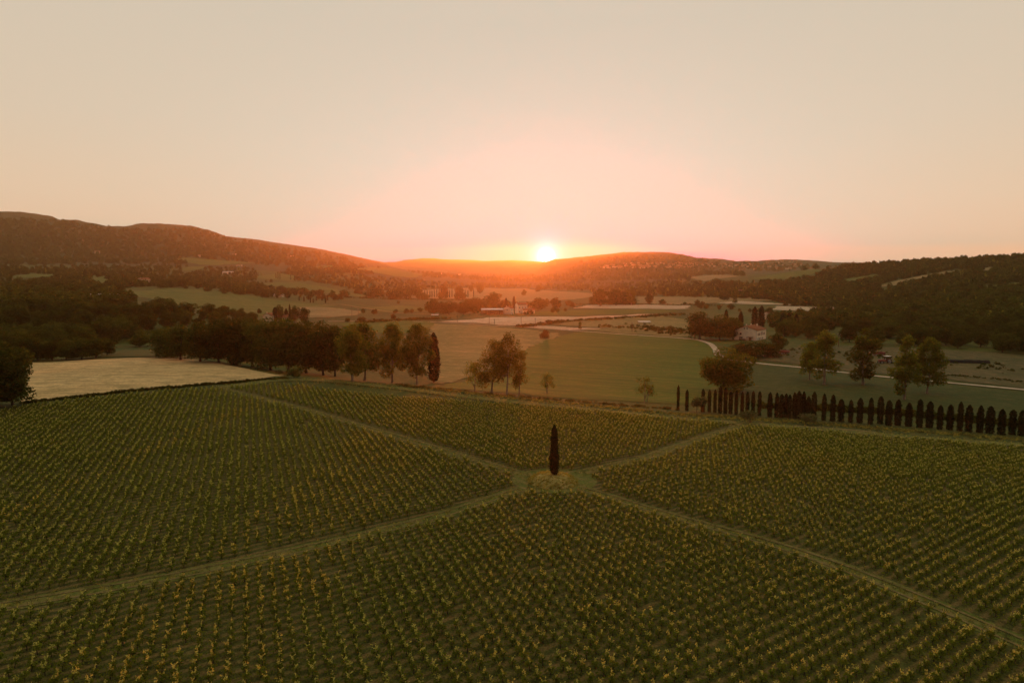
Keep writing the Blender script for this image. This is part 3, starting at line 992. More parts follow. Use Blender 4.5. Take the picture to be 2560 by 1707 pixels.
kind_set('oak', 'oak', (11, 12, 13, 14), 5200, .50)
kind_set('oak_far', 'oak', (21, 22, 23, 24, 25), 1300, 1.0)
kind_set('ash', 'ash', (31, 32, 33, 34, 35), 7000, .46)
kind_set('airy', 'ash', (36, 37, 38), 4600, .40)  # loose ash crowns, sun glow tinted into the leaves
kind_set('bushy', 'oak', (511, 512, 513), 6500, .46)
kind_set('poplar', 'poplar', (41, 42, 43), 3600, .5)
kind_set('poplar_far', 'poplar', (44, 45, 46), 900, 1.0)
kind_set('pine', 'pine', (51, 52, 53), 2400, .6)
kind_set('shrub', 'shrub', (61, 62, 63, 64), 900, .22)
kind_set('sapling', 'sapling', (71, 72, 73), 1100, .22)
kind_set('cypress', 'cypress', (80, 81, 82, 83, 84), 3600, .36)
kind_set('cypress_lone', 'cypress', (1000,), 7000, .30)
kind_set('cypress_row', 'cypress', (1001, 1002, 1003, 1004, 1005), 3200, .36)
kind_set('cypress_far', 'cypress', (86, 87, 88), 700, .75)
NAMES = {'bushy': 'broadleaf_tree', 'airy': 'glow_tinted_tree', 'oak': 'oak_tree', 'oak_far': 'field_tree', 'ash': 'ash_tree', 'poplar': 'poplar_tree', 'poplar_far': 'poplar_tree', 'pine': 'umbrella_pine', 'shrub': 'shrub',
         'sapling': 'young_tree', 'cypress': 'cypress_tree', 'cypress_far': 'cypress_tree', 'cypress_lone': 'cypress_tree', 'cypress_row': 'cypress_tree'}
CATS = {'shrub': 'shrub'}
TREES = []                                        # (x, y, radius) of all trees set so far


def spawn(key, pos, height, width=None, label=None, group=None, i=None, lean=0.0):
    """a tree of the given kind: an Empty at its foot with its trunk and crown"""
    ks = KINDS[key]
    tm, cm, h, w = ks[(len(TREES) if i is None else i) % len(ks)]
    sz = height / h
    sx = sz if width is None else width / w
    o = empty(NAMES[key], pos, random.uniform(0, 6.28), (sx, sx, sz), label, CATS.get(key, 'tree'), group)
    if lean:
        o.rotation_euler.y = lean
    link('trunk', tm, None, o)
    link('crown', cm, None, o)
    TREES.append((pos[0], pos[1], (width or w * sx) / 2))
    return o


def tree_px(key, u, v, top, wpx=None, label=None, group=None, i=None, sink=0.1):
    """a tree whose foot is at pixel (u, v) and whose top reaches pixel row top"""
    p = hit(u, v)
    d = depth_of(p)
    h = (v - top) * d / F_PX / math.cos(math.atan((v - 853.5) / F_PX) + PITCH) ** 0.0
    # height so that the tip lands on the wanted row
    x, y, z = ray(u, top)
    tip = CAM_Z + z / math.hypot(x, y) * math.hypot(p[0], p[1])
    h = max(tip - p[2], 0.6)
    p[2] -= sink
    return spawn(key, p, h + sink, None if wpx is None else wpx * d / F_PX, label, group, i)


def scatter(name, pts, size, kinds, keys, kind='stuff', rotz=None):
    """a mass nobody could count: copies of low-detail plants on points, made with geometry nodes, as one object"""
    pts = np.asarray(pts, float)
    me = bpy.data.meshes.new(name)
    me.vertices.add(len(pts)); me.vertices.foreach_set('co', pts.astype(np.float32).ravel())
    for nm, ty, val in (('sz', 'FLOAT_VECTOR', np.asarray(size, np.float32)), ('rot', 'FLOAT_VECTOR', np.stack([rng.normal(0, .05, len(pts)), rng.normal(0, .05, len(pts)), rng.uniform(0, 6.28, len(pts)) if rotz is None else rotz], -1).astype(np.float32))):
        a = me.attributes.new(nm, ty, 'POINT'); a.data.foreach_set('vector', val.ravel())
    a = me.attributes.new('pick', 'INT', 'POINT'); a.data.foreach_set('value', np.asarray(kinds, np.int32))
    o = link(name, me, None, None, kind=kind)
    coll = bpy.data.collections.new(name + '_sources')
    for s in keys:
        coll.objects.link(s)
    gt = bpy.data.node_groups.new(name, 'GeometryNodeTree')
    gt.interface.new_socket('Geometry', in_out='INPUT', socket_type='NodeSocketGeometry')
    gt.interface.new_socket('Geometry', in_out='OUTPUT', socket_type='NodeSocketGeometry')
    n, l = gt.nodes, gt.links
    gi, go = n.new('NodeGroupInput'), n.new('NodeGroupOutput')
    ip = n.new('GeometryNodeInstanceOnPoints')
    ci = n.new('GeometryNodeCollectionInfo')
    ci.inputs['Collection'].default_value = coll
    ci.inputs['Separate Children'].default_value = True
    ci.inputs['Reset Children'].default_value = True

    def attr(nm, ty):
        a = n.new('GeometryNodeInputNamedAttribute'); a.data_type = ty; a.inputs['Name'].default_value = nm
        return [s for s in a.outputs if s.enabled and s.name == 'Attribute'][0]
    l.new(gi.outputs[0], ip.inputs['Points'])
    l.new(ci.outputs[0], ip.inputs['Instance'])
    ip.inputs['Pick Instance'].default_value = True
    l.new(attr('pick', 'INT'), ip.inputs['Instance Index'])
    l.new(attr('rot', 'FLOAT_VECTOR'), ip.inputs['Rotation'])
    l.new(attr('sz', 'FLOAT_VECTOR'), ip.inputs['Scale'])
    l.new(ip.outputs[0], go.inputs[0])
    md = o.modifiers.new('scatter', 'NODES'); md.node_group = gt
    return o


def far_source(name, kind, seed, leaves, size):
    tm, cm, h, w = make_tree(kind, seed, leaves, size)
    V = np.empty(len(cm.vertices) * 3, np.float32); cm.vertices.foreach_get('co', V)
    V2 = np.empty(len(tm.vertices) * 3, np.float32); tm.vertices.foreach_get('co', V2)
    V = V.reshape(-1, 3); V2 = V2.reshape(-1, 3)
    q1 = np.array([list(p.vertices) for p in cm.polygons]); q2 = np.array([list(p.vertices) for p in tm.polygons]) + len(V)
    keep = slice(0, 42 if kind != 'cypress' else None)
    q2 = q2[keep]
    me = np_mesh(name, np.concatenate([V, V2]), np.concatenate([q1, q2]))
    me.materials.append(cm.materials[0]); me.materials.append(tm.materials[0])
    me.polygons.foreach_set('material_index', np.concatenate([np.zeros(len(q1)), np.ones(len(q2))]).astype(np.int32))
    return bpy.data.objects.new(name, me)


FAR = [far_source('far_oak', 'oak', 101 + k, 260, 2.1) for k in range(5)] + [far_source('far_poplar', 'poplar', 111 + k, 220, 1.8) for k in range(2)]
FAR_H = [12.0] * 5 + [19.0] * 2


def px_poly_points(poly, n, g=None):
    """ground points under an outline drawn in the photograph, evenly spread as seen"""
    g = g or rng
    P = np.array(poly, float)
    out = []
    while len(out) < n:
        q = np.stack([g.uniform(P[:, 0].min(), P[:, 0].max(), 4 * n), g.uniform(P[:, 1].min(), P[:, 1].max(), 4 * n)], -1)
        q = q[inside(q, P)]
        out.extend(q.tolist())
    return [hit(u, v) for u, v in out[:n]]


def clear_of_fields(q, pad):
    ok = np.ones(len(q), bool)
    for f in FIELD_PX:
        for dv in (0, -pad * .5, -pad * .9):
            ok &= ~inside(q + np.array([0, dv]), f)
    return ok


def px_poly_points_fast(poly, n, pad=5.0):
    P = np.array(poly, float)
    q = np.zeros((0, 2))
    while len(q) < n:
        c = np.stack([rng.uniform(P[:, 0].min(), P[:, 0].max(), 4 * n), rng.uniform(P[:, 1].min(), P[:, 1].max(), 4 * n)], -1)
        c = c[inside(c, P)]
        q = np.concatenate([q, c])
    q = q[:n]
    q = q[clear_of_fields(q, pad)]
    n = len(q)
    x, y, z = ray(q[:, 0], q[:, 1])
    h = np.hypot(x, y)
    marks = _marks[::2]
    best = np.full(n, marks[-1])
    px = (x / h)[:, None] * marks; py = (y / h)[:, None] * marks
    below = CAM_Z + (z / h)[:, None] * marks < ground(px, py)
    k = np.where(below.any(1), below.argmax(1), len(marks) - 1)
    r = marks[k] * (1 - 0.004 * rng.random(n))
    X, Y = x / h * r, y / h * r
    return np.stack([X, Y, ground(X, Y)], -1)


# ------------------------------------------------------------------ trees one can tell apart
_x, _y, _z = ray(1386, 1062)
spawn('cypress_lone', [MC[0] + .25, MC[1], MC[2] + MOUND_H - .25], CAM_Z + _z / math.hypot(_x, _y) * math.hypot(MC[0], MC[1]) - MC[2] - MOUND_H + .25, 27 * depth_of(MC) / F_PX,
      'lone slim cypress on the round grass mound where the vineyard paths cross', None, 0)
tree_px('cypress', 1085, 956, 832, 36, 'tall pointed cypress at the right end of the dark tree row beyond the vineyard', None, 1)

ORD = ('first second third fourth fifth sixth seventh eighth ninth tenth eleventh twelfth thirteenth fourteenth fifteenth sixteenth seventeenth eighteenth nineteenth '
       'twentieth').split()
TENS = {2: 'twenty', 3: 'thirty', 4: 'forty', 5: 'fifty'}


BELT = []
LINE = 'trees of the dark belt beyond the vineyard'
for (key, u, v, top, w, lab) in [
    ('ash', 880, 953, 806, 100, 'dark broadleaf tree with a straight bare trunk, left of the leaning one'),
    ('ash', 912, 952, 803, 108, 'dark broadleaf tree with a leaning trunk in the gap of the tree belt'),
    ('ash', 980, 957, 806, 100, 'yellow green tree with leaves almost to the ground in the tree belt'),
    ('ash', 1043, 962, 804, 88, 'airy yellow green tree with a pale thin trunk beside the tall pointed cypress'),
]:
    tree_px(key, u, v, top, w, lab, LINE)
for (u, v, top, w) in [(415, 893, 812, 100), (452, 900, 806, 95), (500, 905, 797, 105), (548, 907, 792, 105), (590, 912, 790, 105), (632, 917, 787, 110), (675, 925, 784, 112),
                       (722, 930, 788, 108), (765, 933, 792, 105), (808, 938, 795, 95), (838, 941, 806, 80), (610, 900, 800, 120), (700, 905, 790, 110), (780, 905, 798, 100)]:
    BELT.append((u, v, top, w))
BELT.sort()
for n, (u, v, top, w) in enumerate(BELT):
    tree_px('oak', u, v, top, w, f'{ORD[n]} dense dark round tree from the left in the belt behind the pale field', LINE)
for (u, v, top, w, lab) in [
    (1055, 944, 918, 30, 'small round dark shrub at the foot of the pale trunked tree'),
    (735, 944, 914, 58, 'grey green shrub at the right tip of the pale field'),
    (698, 938, 920, 30, 'low dark shrub behind the right tip of the pale field'),
    ]:
    tree_px('shrub', u, v, top, w, lab)
for (key, u, v, top, w, lab, i) in [
    ('airy', 1230, 984, 842, 100, 'left tree of the tall pair glowing under the sun, with a thin dark trunk', 0),
    ('airy', 1268, 989, 826, 104, 'right and tallest tree of the pair glowing under the sun, with a pale trunk', 2),
    ('airy', 1298, 986, 868, 60, 'lower tree pressed against the right side of the glowing tall pair', 3),
    ('sapling', 1186, 978, 902, 62, 'thin bare looking young tree left of the glowing tall pair', 0),
    ('sapling', 1366, 984, 932, 50, 'wispy low tree right of the tall tree group in the sun glow', 2),
    ('sapling', 1613, 1007, 940, 54, 'small forked young tree standing alone in front of the green field', 1),
    ('bushy', 1812, 980, 862, 150, 'broad bushy tree behind the left half of the cypress row', 4),
    ('poplar', 2058, 962, 824, 92, 'tall tree beyond the road with a side bough to its left', 0),
    ('ash', 2024, 950, 852, 70, 'lower bushy tree leaning against the tall tree beyond the road', 1),
    ('poplar', 2156, 962, 818, 92, 'tall round headed tree between its two neighbours beside the pale road', 1),
    ('poplar', 2262, 1000, 836, 88, 'tall ragged tree nearest the cypress row beyond the road', 2),
    ('ash', 2318, 985, 838, 96, 'rightmost of the tall ragged trees along the pale road', 0),
    ('shrub', 1875, 1058, 1022, 60, 'grey green olive bush in front of the left part of the cypress row', 0),
    ('shrub', 2015, 1062, 1026, 70, 'second grey green olive bush in front of the cypress row', 2),
    ('shrub', 1742, 1030, 972, 52, 'leafy bush squeezed between the first cypresses of the long row', 2),
    ('oak', 1363, 848, 822, 28, 'small round bush on the light grass below the sun', 0),
    ('poplar_far', 1450, 824, 804, 13, 'small upright tree on the pale strip right of the sun', 0),
    ('oak_far', 1372, 812, 798, 20, 'low bush cluster on the pale strip below the sun', 1),
    ('oak', -4, 1022, 838, 170, 'big near black tree at the left edge beside the pale field', 1),
    ('oak', 30, 1012, 880, 96, 'dark bush bulging over the left end of the pale field', 2),
    ('oak', 1748, 848, 774, 86, 'broad dark tree at the bend of the road left of the cream farmhouse', 0),
    ('oak', 1800, 850, 782, 88, 'dark round tree right of the broad one at the road bend', 1),
    ('oak', 1832, 848, 792, 64, 'dark tree close to the gable of the cream farmhouse', 3),
    ('cypress', 1814, 838, 774, 15, 'slim cypress among the dark trees left of the cream farmhouse', 0),
    ('cypress', 1851, 836, 778, 17, 'slim cypress close left of the cream farmhouse', 1),
    ('cypress', 1886, 820, 766, 17, 'left of two dark cypresses rising behind the farmhouse roof', 2),
    ('cypress', 1903, 820, 764, 20, 'right and thicker of two dark cypresses behind the farmhouse roof', 3),
    ('cypress', 1956, 822, 782, 16, 'first of three cypresses standing right of the farmhouse roof', 4),
    ('cypress', 1972, 822, 782, 16, 'middle of three cypresses standing right of the farmhouse roof', 0),
    ('cypress', 1990, 822, 784, 15, 'last of three cypresses standing right of the farmhouse roof', 1),
    ('oak', 1862, 896, 852, 84, 'low dark tree in front of the cream farmhouse, left one', 0),
    ('oak', 1912, 892, 850, 80, 'low dark tree in front of the cream farmhouse, right one', 2),
    ('oak', 1945, 880, 828, 50, 'dark tree at the right corner of the cream farmhouse', 3),
    ('pine', 2541, 664, 636, 24, 'lone umbrella pine on the right skyline', 1),
    ('oak', 1233, 772, 727, 48, 'wide domed tree in the orange glow above the long shed', 2),
    ('oak', 1190, 776, 741, 58, 'round tree left of the wide domed tree in the orange glow', 1),
    ('oak', 1085, 785, 746, 54, 'left dark tree of the copse beside the long shed', 0),
    ('oak', 1122, 786, 750, 50, 'middle dark tree of the copse beside the long shed', 2),
    ('oak', 1160, 786, 752, 56, 'right dark tree of the copse beside the long shed', 3),
    ('cypress', 1265, 776, 744, 9, 'dark cypress standing against the end of the long shed', 2),
    ('cypress', 1285, 772, 740, 10, 'cypress between the long shed and the white farm buildings', 3),
    ('oak', 1260, 772, 748, 40, 'round tree close behind the long shed', 0),
    ('oak_far', 1345, 778, 742, 42, 'large hazy tree right of the white farm buildings', 2),
    ('oak_far', 1390, 772, 742, 34, 'hazy round tree in the strongest sun glow', 3),
    ('oak_far', 1500, 766, 720, 50, 'broad tree at the left end of the pale strip right of the sun', 0),
    ('oak_far', 1540, 764, 722, 50, 'second broad tree along the pale strip right of the sun', 1),
    ('poplar_far', 1578, 762, 716, 42, 'tallest tree along the pale strip right of the sun', 1),
    ('oak_far', 1622, 761, 732, 26, 'pointed dark tree right of the tallest along the pale strip', 2),
    ('oak_far', 1656, 761, 747, 20, 'small round tree in the middle of the pale strip edge', 3),
    ('oak_far', 1712, 763, 754, 12, 'tiny bush near the right end of the pale strip', 0),
    ('oak_far', 1743, 765, 748, 14, 'tiny pointed tree at the right end of the pale strip', 1),
    ('poplar_far', 1838, 758, 720, 26, 'light green tree on the pale field edge behind the farmhouse', 2),
    ('oak_far', 1810, 752, 730, 28, 'dark tree left of the light green tree on the field edge', 2),
    ('poplar_far', 2000, 766, 741, 22, 'tree standing behind the striped pale strip on the right', 0),
    ('oak_far', 2110, 778, 752, 36, 'round dark tree at the right end of the striped pale strip', 4),
    ('oak', 648, 784, 770, 14, 'small dark tree on the slope left of the cream house with the gable', 0),
    ('cypress', 688, 806, 768, 14, 'dark pointed cypress between the two small houses on the left', 4),
    ('oak', 698, 806, 758, 26, 'tall dark tree behind the two small houses on the left', 1),
    ('cypress', 716, 806, 771, 12, 'thin cypress right of the two small houses on the left', 0),
    ('cypress', 725, 806, 760, 7, 'needle thin cypress behind the small houses on the left', 1),
    ('oak', 737, 807, 761, 28, 'dark round tree right of the small houses on the left', 2),
    ('oak', 760, 808, 766, 34, 'broad dark tree at the right end beside the small houses', 3),
    ('oak_far', 908, 784, 770, 13, 'single small round tree in the valley field on the left', 0),
]:
    tree_px(key, u, v, top, w, lab, None, i)

# the long row of cypresses behind the vineyard: (u of the axis, foot row, top row, width) read off one by one
def ordinal(n):
    if n <= 20:
        return ORD[n - 1]
    t, u = divmod(n, 10)
    return (TENS[t][:-1] + 'ieth') if u == 0 else TENS[t] + '-' + ORD[u - 1]


ROW_U = [1695, 1717, 1757, 1773, 1787, 1800, 1813, 1826, 1840, 1855, 1868, 1882, 1898, 1924, 1941, 1953, 1964, 1973, 1985, 1996, 2008, 2020, 2034, 2059, 2081, 2102,
         2126, 2149, 2176, 2200, 2221, 2244, 2271, 2298, 2323, 2349, 2374, 2399, 2421, 2449, 2474, 2503, 2530, 2553]
row_v = lambda u: np.interp(u, [1695, 2000, 2300, 2560], [1026, 1046, 1068, 1090])
for n, u in enumerate(ROW_U):
    v = float(row_v(u)) + random.uniform(-1.5, 1.5)
    hpx = float(np.interp(u, [1695, 1800, 2000, 2300, 2560], [58, 62, 62, 66, 70])) * random.uniform(.90, 1.16)
    tree_px('cypress_row', u, v, v - hpx, float(np.interp(u, [1695, 2000, 2560], [9.5, 14, 20])) * random.uniform(.82, 1.2),
            f'{ordinal(n + 1)} cypress from the left in the long row behind the vineyard', 'cypresses in the long row behind the vineyard', random.randrange(5))

# far cypress avenues
for n, u in enumerate([1062, 1068, 1075, 1080, 1086, 1092, 1098, 1103, 1119, 1124, 1130, 1163, 1170, 1184]):
    tree_px('cypress_far', u, 744 + random.uniform(-.6, .6), 724 + random.uniform(-2, 2), 2.6, f'{ordinal(n + 1)} thin cypress from the left before the pale field under the sun', 'thin cypresses before the far pale field')
for n, (u, v, h) in enumerate([(748, 752, 12), (760, 754, 13), (771, 750, 12), (776, 757, 13), (783, 757, 11), (791, 752, 11), (805, 752, 12), (814, 758, 14), (819, 751, 13)]):
    tree_px('cypress_far', u, v, v - h, 4, f'{ordinal(n + 1)} stubby cypress from the left along the drive on the left slope', 'stubby cypresses along the drive')
for n, (u, v, h) in enumerate([(637, 690, 9), (641, 690, 9), (645, 690, 9), (690, 696, 14), (695, 698, 16), (700, 699, 16), (727, 700, 14), (737, 700, 12), (748, 702, 15)]):
    tree_px('cypress_far', u, v, v - h, 2.4, f'{ordinal(n + 1)} tiny cypress from the left on the far green slope', 'tiny cypresses on the far green slope')

# single trees in the valley fields and along its hedges
g2 = np.random.default_rng(5)
for (u, v, top, w) in [(655, 735, 715, 26), (705, 735, 712, 34), (735, 734, 718, 30), (757, 735, 717, 36), (800, 740, 722, 24), (830, 742, 724, 18), (862, 743, 723, 32), (935, 744, 722, 40), (978, 750, 728, 28),
                       (1000, 740, 715, 26), (1020, 742, 722, 24), (1040, 742, 715, 34), (1110, 742, 708, 24), (1148, 744, 712, 28), (1178, 730, 712, 14), (1200, 735, 708, 20), (1310, 740, 722, 14),
                       (1015, 784, 770, 14), (1030, 783, 771, 12), (1050, 780, 768, 16), (995, 760, 752, 10), (870, 802, 794, 14), (1345, 730, 712, 16), (1560, 740, 726, 20), (560, 735, 718, 26), (600, 738, 720, 26), (520, 730, 712, 30)]:
    where = 'on the left slope among the fields' if u < 900 else 'in the fields before the sun'
    tree_px('oak_far', u, v, top, w, 'hazy round tree standing ' + where, 'trees ' + where)

hedge_trees = [((640, 742), (900, 752), 16), ((560, 728), (660, 738), 12), ((1000, 746), (1180, 752), 10), ((900, 786), (1060, 778), 7), ((1280, 790), (1420, 778), 7), ((1740, 770), (1930, 782), 12),
               ((1330, 762), (1460, 768), 9), ((400, 720), (640, 722), 18), ((860, 806), (1010, 800), 6), ((1200, 762), (1330, 768), 8)]
HT = ['on the hedge line above the cypress drive', 'at the foot of the wooded slope on the left', 'before the far thin cypresses', 'beside the roadside hedge left of the pale strip', 'under the sun beside the white farmhouse', 'on the field edge behind the cream farmhouse',
      'between the sun and the far pale strip', 'along the lower edge of the left hill wood', 'on the verge above the tall pointed cypress', 'around the far end of the long shed']
for (a, b, n), where in zip(hedge_trees, HT):
    for k in range(n):
        t = rng.random()
        u, v = a[0] + (b[0] - a[0]) * t, a[1] + (b[1] - a[1]) * t + rng.normal(0, 1.6)
        h = rng.uniform(8, 22) * (1 if v < 765 else .8)
        tree_px('oak_far', u, v, v - h, h * rng.uniform(.8, 1.4), 'hazy round tree ' + where, 'hazy trees ' + where)

# dark woods to the left and right, near enough to tell single crowns: the nearest as things
WOOD_L = [(-60, 905), (40, 900), (90, 897), (240, 890), (260, 862), (330, 850), (420, 850), (440, 800), (400, 772), (260, 770), (120, 780), (-60, 790)]
WOOD_R = [(1940, 838), (2000, 850), (2200, 862), (2400, 872), (2620, 895), (2620, 830), (2400, 818), (2200, 812), (2000, 815), (1950, 820)]


def wood(poly, n, key, lab, grp, hm, gap):
    k = 0
    for p in px_poly_points(poly, n):
        if all((p[0] - x) ** 2 + (p[1] - y) ** 2 > (gap + 0.2 * r) ** 2 for x, y, r in TREES):
            h = rng.uniform(*hm)
            p[2] -= .2
            spawn(key, p, h, h * rng.uniform(.8, 1.15), lab, grp)
            k += 1
    return k


for (u, v, top, w) in [(95, 900, 845, 62), (130, 900, 850, 58), (165, 899, 846, 66), (205, 898, 840, 70), (240, 894, 838, 64), (268, 888, 842, 52), (350, 868, 822, 60), (70, 903, 830, 70)]:
    tree_px('oak', u, v, top, w, 'dark round tree directly behind the far edge of the pale field', 'trees along the far edge of the pale field')
wood(WOOD_L, 150, 'oak', 'dark broadleaf tree in the dense wood left of the vineyard', 'trees of the left wood', (7, 13), 5.0)
wood(WOOD_R, 130, 'oak', 'dark broadleaf tree in the dense wood below the right hill', 'trees of the right wood', (8, 13), 5.5)
wood([(440, 800), (470, 850), (640, 830), (660, 800), (560, 792), (480, 785)], 26, 'oak', 'dark tree on the slope behind the tree belt', 'trees behind the belt', (7, 11), 6.0)
for (u, v, top, w) in [(425, 795, 742, 60), (462, 795, 752, 58), (520, 788, 756, 46), (560, 792, 762, 36), (380, 790, 752, 60), (330, 800, 755, 70), (270, 800, 752, 90), (200, 800, 750, 80)]:
    tree_px('oak', u, v, top, w, 'tall dark round tree below the green slope on the left', 'tall dark trees below the green slope')


# ------------------------------------------------------------------ woods too far off to count
def mass(name, polys, hrange, low=0.0, poplars=0.05):
    pts, sz, pk = [], [], []
    for poly, n in polys:
        p = px_poly_points_fast(poly, n, 7.0 if hrange[1] < 14 and name != 'distant_wood' else 3.0)
        n = len(p)
        k = rng.choice(len(FAR), n, p=[(1 - poplars) / 5] * 5 + [poplars / 2] * 2)
        h = rng.uniform(*hrange, n) * (1 + 0.25 * (rng.random(n) < .06))
        s = h / np.array(FAR_H)[k]
        p[:, 2] -= h * 0.08
        pts.append(p); pk.append(k)
        sz.append(np.stack([s * rng.uniform(.9, 1.3, n), s * rng.uniform(.9, 1.3, n), s], -1))
    return scatter(name, np.concatenate(pts), np.concatenate(sz), np.concatenate(pk), FAR)


mass('left_hill_wood', [
    ([(-450, 800), (120, 785), (260, 772), (330, 760), (330, 742), (300, 735), (290, 722), (420, 714), (300, 712), (150, 705), (-450, 710)], 1500),
    ([(-450, 700), (150, 700), (330, 715), (440, 716), (640, 726), (620, 716), (600, 700), (420, 695), (300, 690), (-450, 680)], 950),
    ([(-450, 682), (300, 690), (420, 690), (640, 690), (640, 672), (400, 664), (100, 668), (-450, 672)], 950),
    ([(560, 715), (650, 712), (690, 718), (850, 742), (1000, 745), (1040, 742), (1000, 738), (900, 735), (800, 722), (690, 720), (640, 735), (590, 738)], 420),
    ([(420, 690), (640, 690), (700, 682), (760, 684), (780, 700), (740, 706), (650, 706), (560, 704), (420, 700)], 260),
    ([(640, 735), (900, 745), (1050, 748), (1050, 741), (860, 738), (700, 722)], 110)], (7, 12))
mass('valley_wood', [
    ([(795, 708), (830, 712), (870, 722), (930, 735), (1000, 738), (1100, 735), (1200, 730), (1180, 712), (1080, 705), (1000, 696), (930, 692), (880, 690), (830, 682), (780, 686), (760, 700)], 620),
    ([(1180, 722), (1300, 722), (1470, 728), (1500, 740), (1700, 741), (1880, 750), (1990, 758), (2000, 740), (1900, 716), (1780, 704), (1700, 700), (1640, 706), (1500, 708), (1300, 712), (1180, 708)], 1500),
    ([(1060, 782), (1190, 783), (1280, 778), (1300, 768), (1200, 764), (1080, 768)], 40),
    ([(1470, 764), (1590, 763), (1590, 757), (1480, 752)], 50)], (7, 13), poplars=.25)
mass('right_hill_wood', [
    ([(1930, 822), (2200, 815), (2980, 832), (2980, 660), (2500, 668), (2400, 682), (2330, 694), (2260, 712), (2215, 722), (2120, 775), (2080, 784), (1960, 790), (1920, 805)], 3400),
    ([(1960, 764), (2120, 776), (2200, 720), (2180, 716), (2250, 700), (2330, 684), (2390, 674), (2980, 658), (2980, 648), (2440, 651), (2200, 663), (2060, 678), (2010, 692), (1960, 702), (1880, 705), (1960, 745)], 2200)], (7, 12))
mass('skyline_wood', [([(2060, 668), (2200, 660), (2330, 653), (2450, 648), (2980, 632), (2980, 640), (2330, 660), (2070, 674)], 380)], (8, 13))
mass('mountain_wood', [([(-450, 668), (350, 660), (640, 664), (900, 672), (860, 645), (700, 620), (560, 594), (500, 575), (300, 575), (130, 552), (-450, 540)], 4200)], (12, 20), poplars=.0)
mass('distant_wood', [([(700, 690), (860, 684), (1000, 690), (1300, 706), (1700, 700), (1860, 690), (1860, 684), (1700, 680), (1500, 690), (1200, 688), (1000, 676), (880, 664), (740, 668)], 1500),
                      ([(1400, 690), (1560, 686), (1850, 680), (2050, 676), (2050, 664), (1800, 655), (1700, 640), (1560, 640), (1450, 655)], 700)], (10, 18), poplars=.1)

# low hedges and scrub
hedge_p = []
for k in range(len(FAR_EDGE) - 1):
    pass
HEDGE = [(60, 1008), (200, 993.5), (300, 981), (430, 970), (560, 959), (650, 951), (720, 947)]
def along(px, n, spread):
    P = np.array([hit(u, v)[:2] for u, v in px])
    s = np.concatenate([[0], np.cumsum(np.hypot(*np.diff(P, axis=0).T))])
    t = rng.uniform(0, s[-1], n)
    x = np.interp(t, s, P[:, 0]) + rng.normal(0, spread, n); y = np.interp(t, s, P[:, 1]) + rng.normal(0, spread, n)
    return np.stack([x, y, ground(x, y)], -1)


BUSH = []
for k in range(4):
    tm, cm, h, w = make_tree('shrub', 200 + 2 * k, 160, .42)
    BUSH.append(bpy.data.objects.new('low_bush', cm))


def hedge(name, px, n, hm, spread=.5, src=None):
    p = along(px, n, spread)
    p[:, 2] -= .25
    s = rng.uniform(*hm, n) / 2.6
    return scatter(name, p, np.stack([s * 1.2, s * 1.2, s], -1), rng.integers(0, 3, n), src or BUSH)


hedge('field_hedge', HEDGE, 420, (.6, 1.2))
SCRUB = []
for k in range(3):
    tm, cm, h, w = make_tree('shrub', 230 + 2 * k, 140, .40)
    cm.materials.clear(); cm.materials.append(M['leaf_scrub'])
    SCRUB.append(bpy.data.objects.new('dry_bush', cm))
hedge('ditch_scrub', [(1000, 966), (1100, 973), (1280, 992), (1400, 1001), (1500, 1010), (1640, 1020), (1690, 1024)], 300, (.4, 1.1), 1.1, SCRUB)
hedge('row_hedge', [(1900, 1018), (2000, 1022), (2200, 1034), (2400, 1052), (2560, 1066), (2700, 1080)], 380, (1.3, 2.4), .9)
hedge('bank_scrub', [(1300, 819), (1400, 806), (1480, 801), (1550, 797), (1650, 790), (1720, 788)], 260, (1.5, 4.0), 3.0)
hedge('pasture_scrub', [(1520, 816), (1620, 822), (1680, 826), (1730, 836)], 220, (1.0, 3.4), 14.0)
hedge('valley_hedge', [(820, 742), (900, 746), (1000, 749), (1200, 751)], 220, (2.0, 4.5), 4.0)
hedge('valley_hedge', [(1430, 762), (1560, 762), (1700, 763), (1800, 765)], 160, (1.5, 3.5), 3.0)
hedge('roadside_hedge', [(900, 808), (1000, 802), (1080, 799), (1110, 798)], 160, (1.5, 4.0), 3.0)
hedge('yard_scrub', [(1900, 888), (2000, 880), (2100, 884), (2300, 900), (2560, 925)], 200, (.6, 2.0), 9.0)
hedge('yard_scrub', [(2330, 935), (2450, 945), (2600, 960)], 120, (.5, 1.2), 2.0)


# ------------------------------------------------------------------ buildings
M['plaster'] = mat_plain('cream_plaster', (0.72, 0.58, 0.40), 0.9, 0.10, 0.6)
M['plaster_white'] = mat_plain('white_plaster', (0.86, 0.72, 0.52), 0.9, 0.08, 0.6)
M['stone'] = mat_plain('stone_wall', (0.46, 0.35, 0.21), 0.95, 0.3, 0.9)
M['tiles'] = mat_plain('terracotta_tiles', (0.30, 0.135, 0.065), 0.9, 0.3, 0.8)
M['dark_open'] = mat_plain('dark_shutters', (0.055, 0.045, 0.035), 0.8, 0.2, 1.0)
M['glass'] = mat_plain('window_glass', (0.03, 0.035, 0.04), 0.12, 0.1, 1.0)
M['sheet'] = mat_plain('pale_roof_sheet', (0.60, 0.56, 0.50), 0.55, 0.15, 0.3)
M['wood'] = mat_plain('weathered_wood', (0.13, 0.09, 0.055), 0.9, 0.3, 2.0)
M['red'] = mat_plain('faded_red_paint', (0.20, 0.035, 0.02), 0.55, 0.2, 1.0)
M['white_paint'] = mat_plain('white_paint', (0.78, 0.75, 0.70), 0.45, 0.06, 1.0)
M['rubber'] = mat_plain('black_rubber', (0.02, 0.02, 0.02), 0.85, 0.2, 1.0)
M['steel'] = mat_plain('galvanised_steel', (0.30, 0.29, 0.28), 0.5, 0.15, 1.0, 0.6)
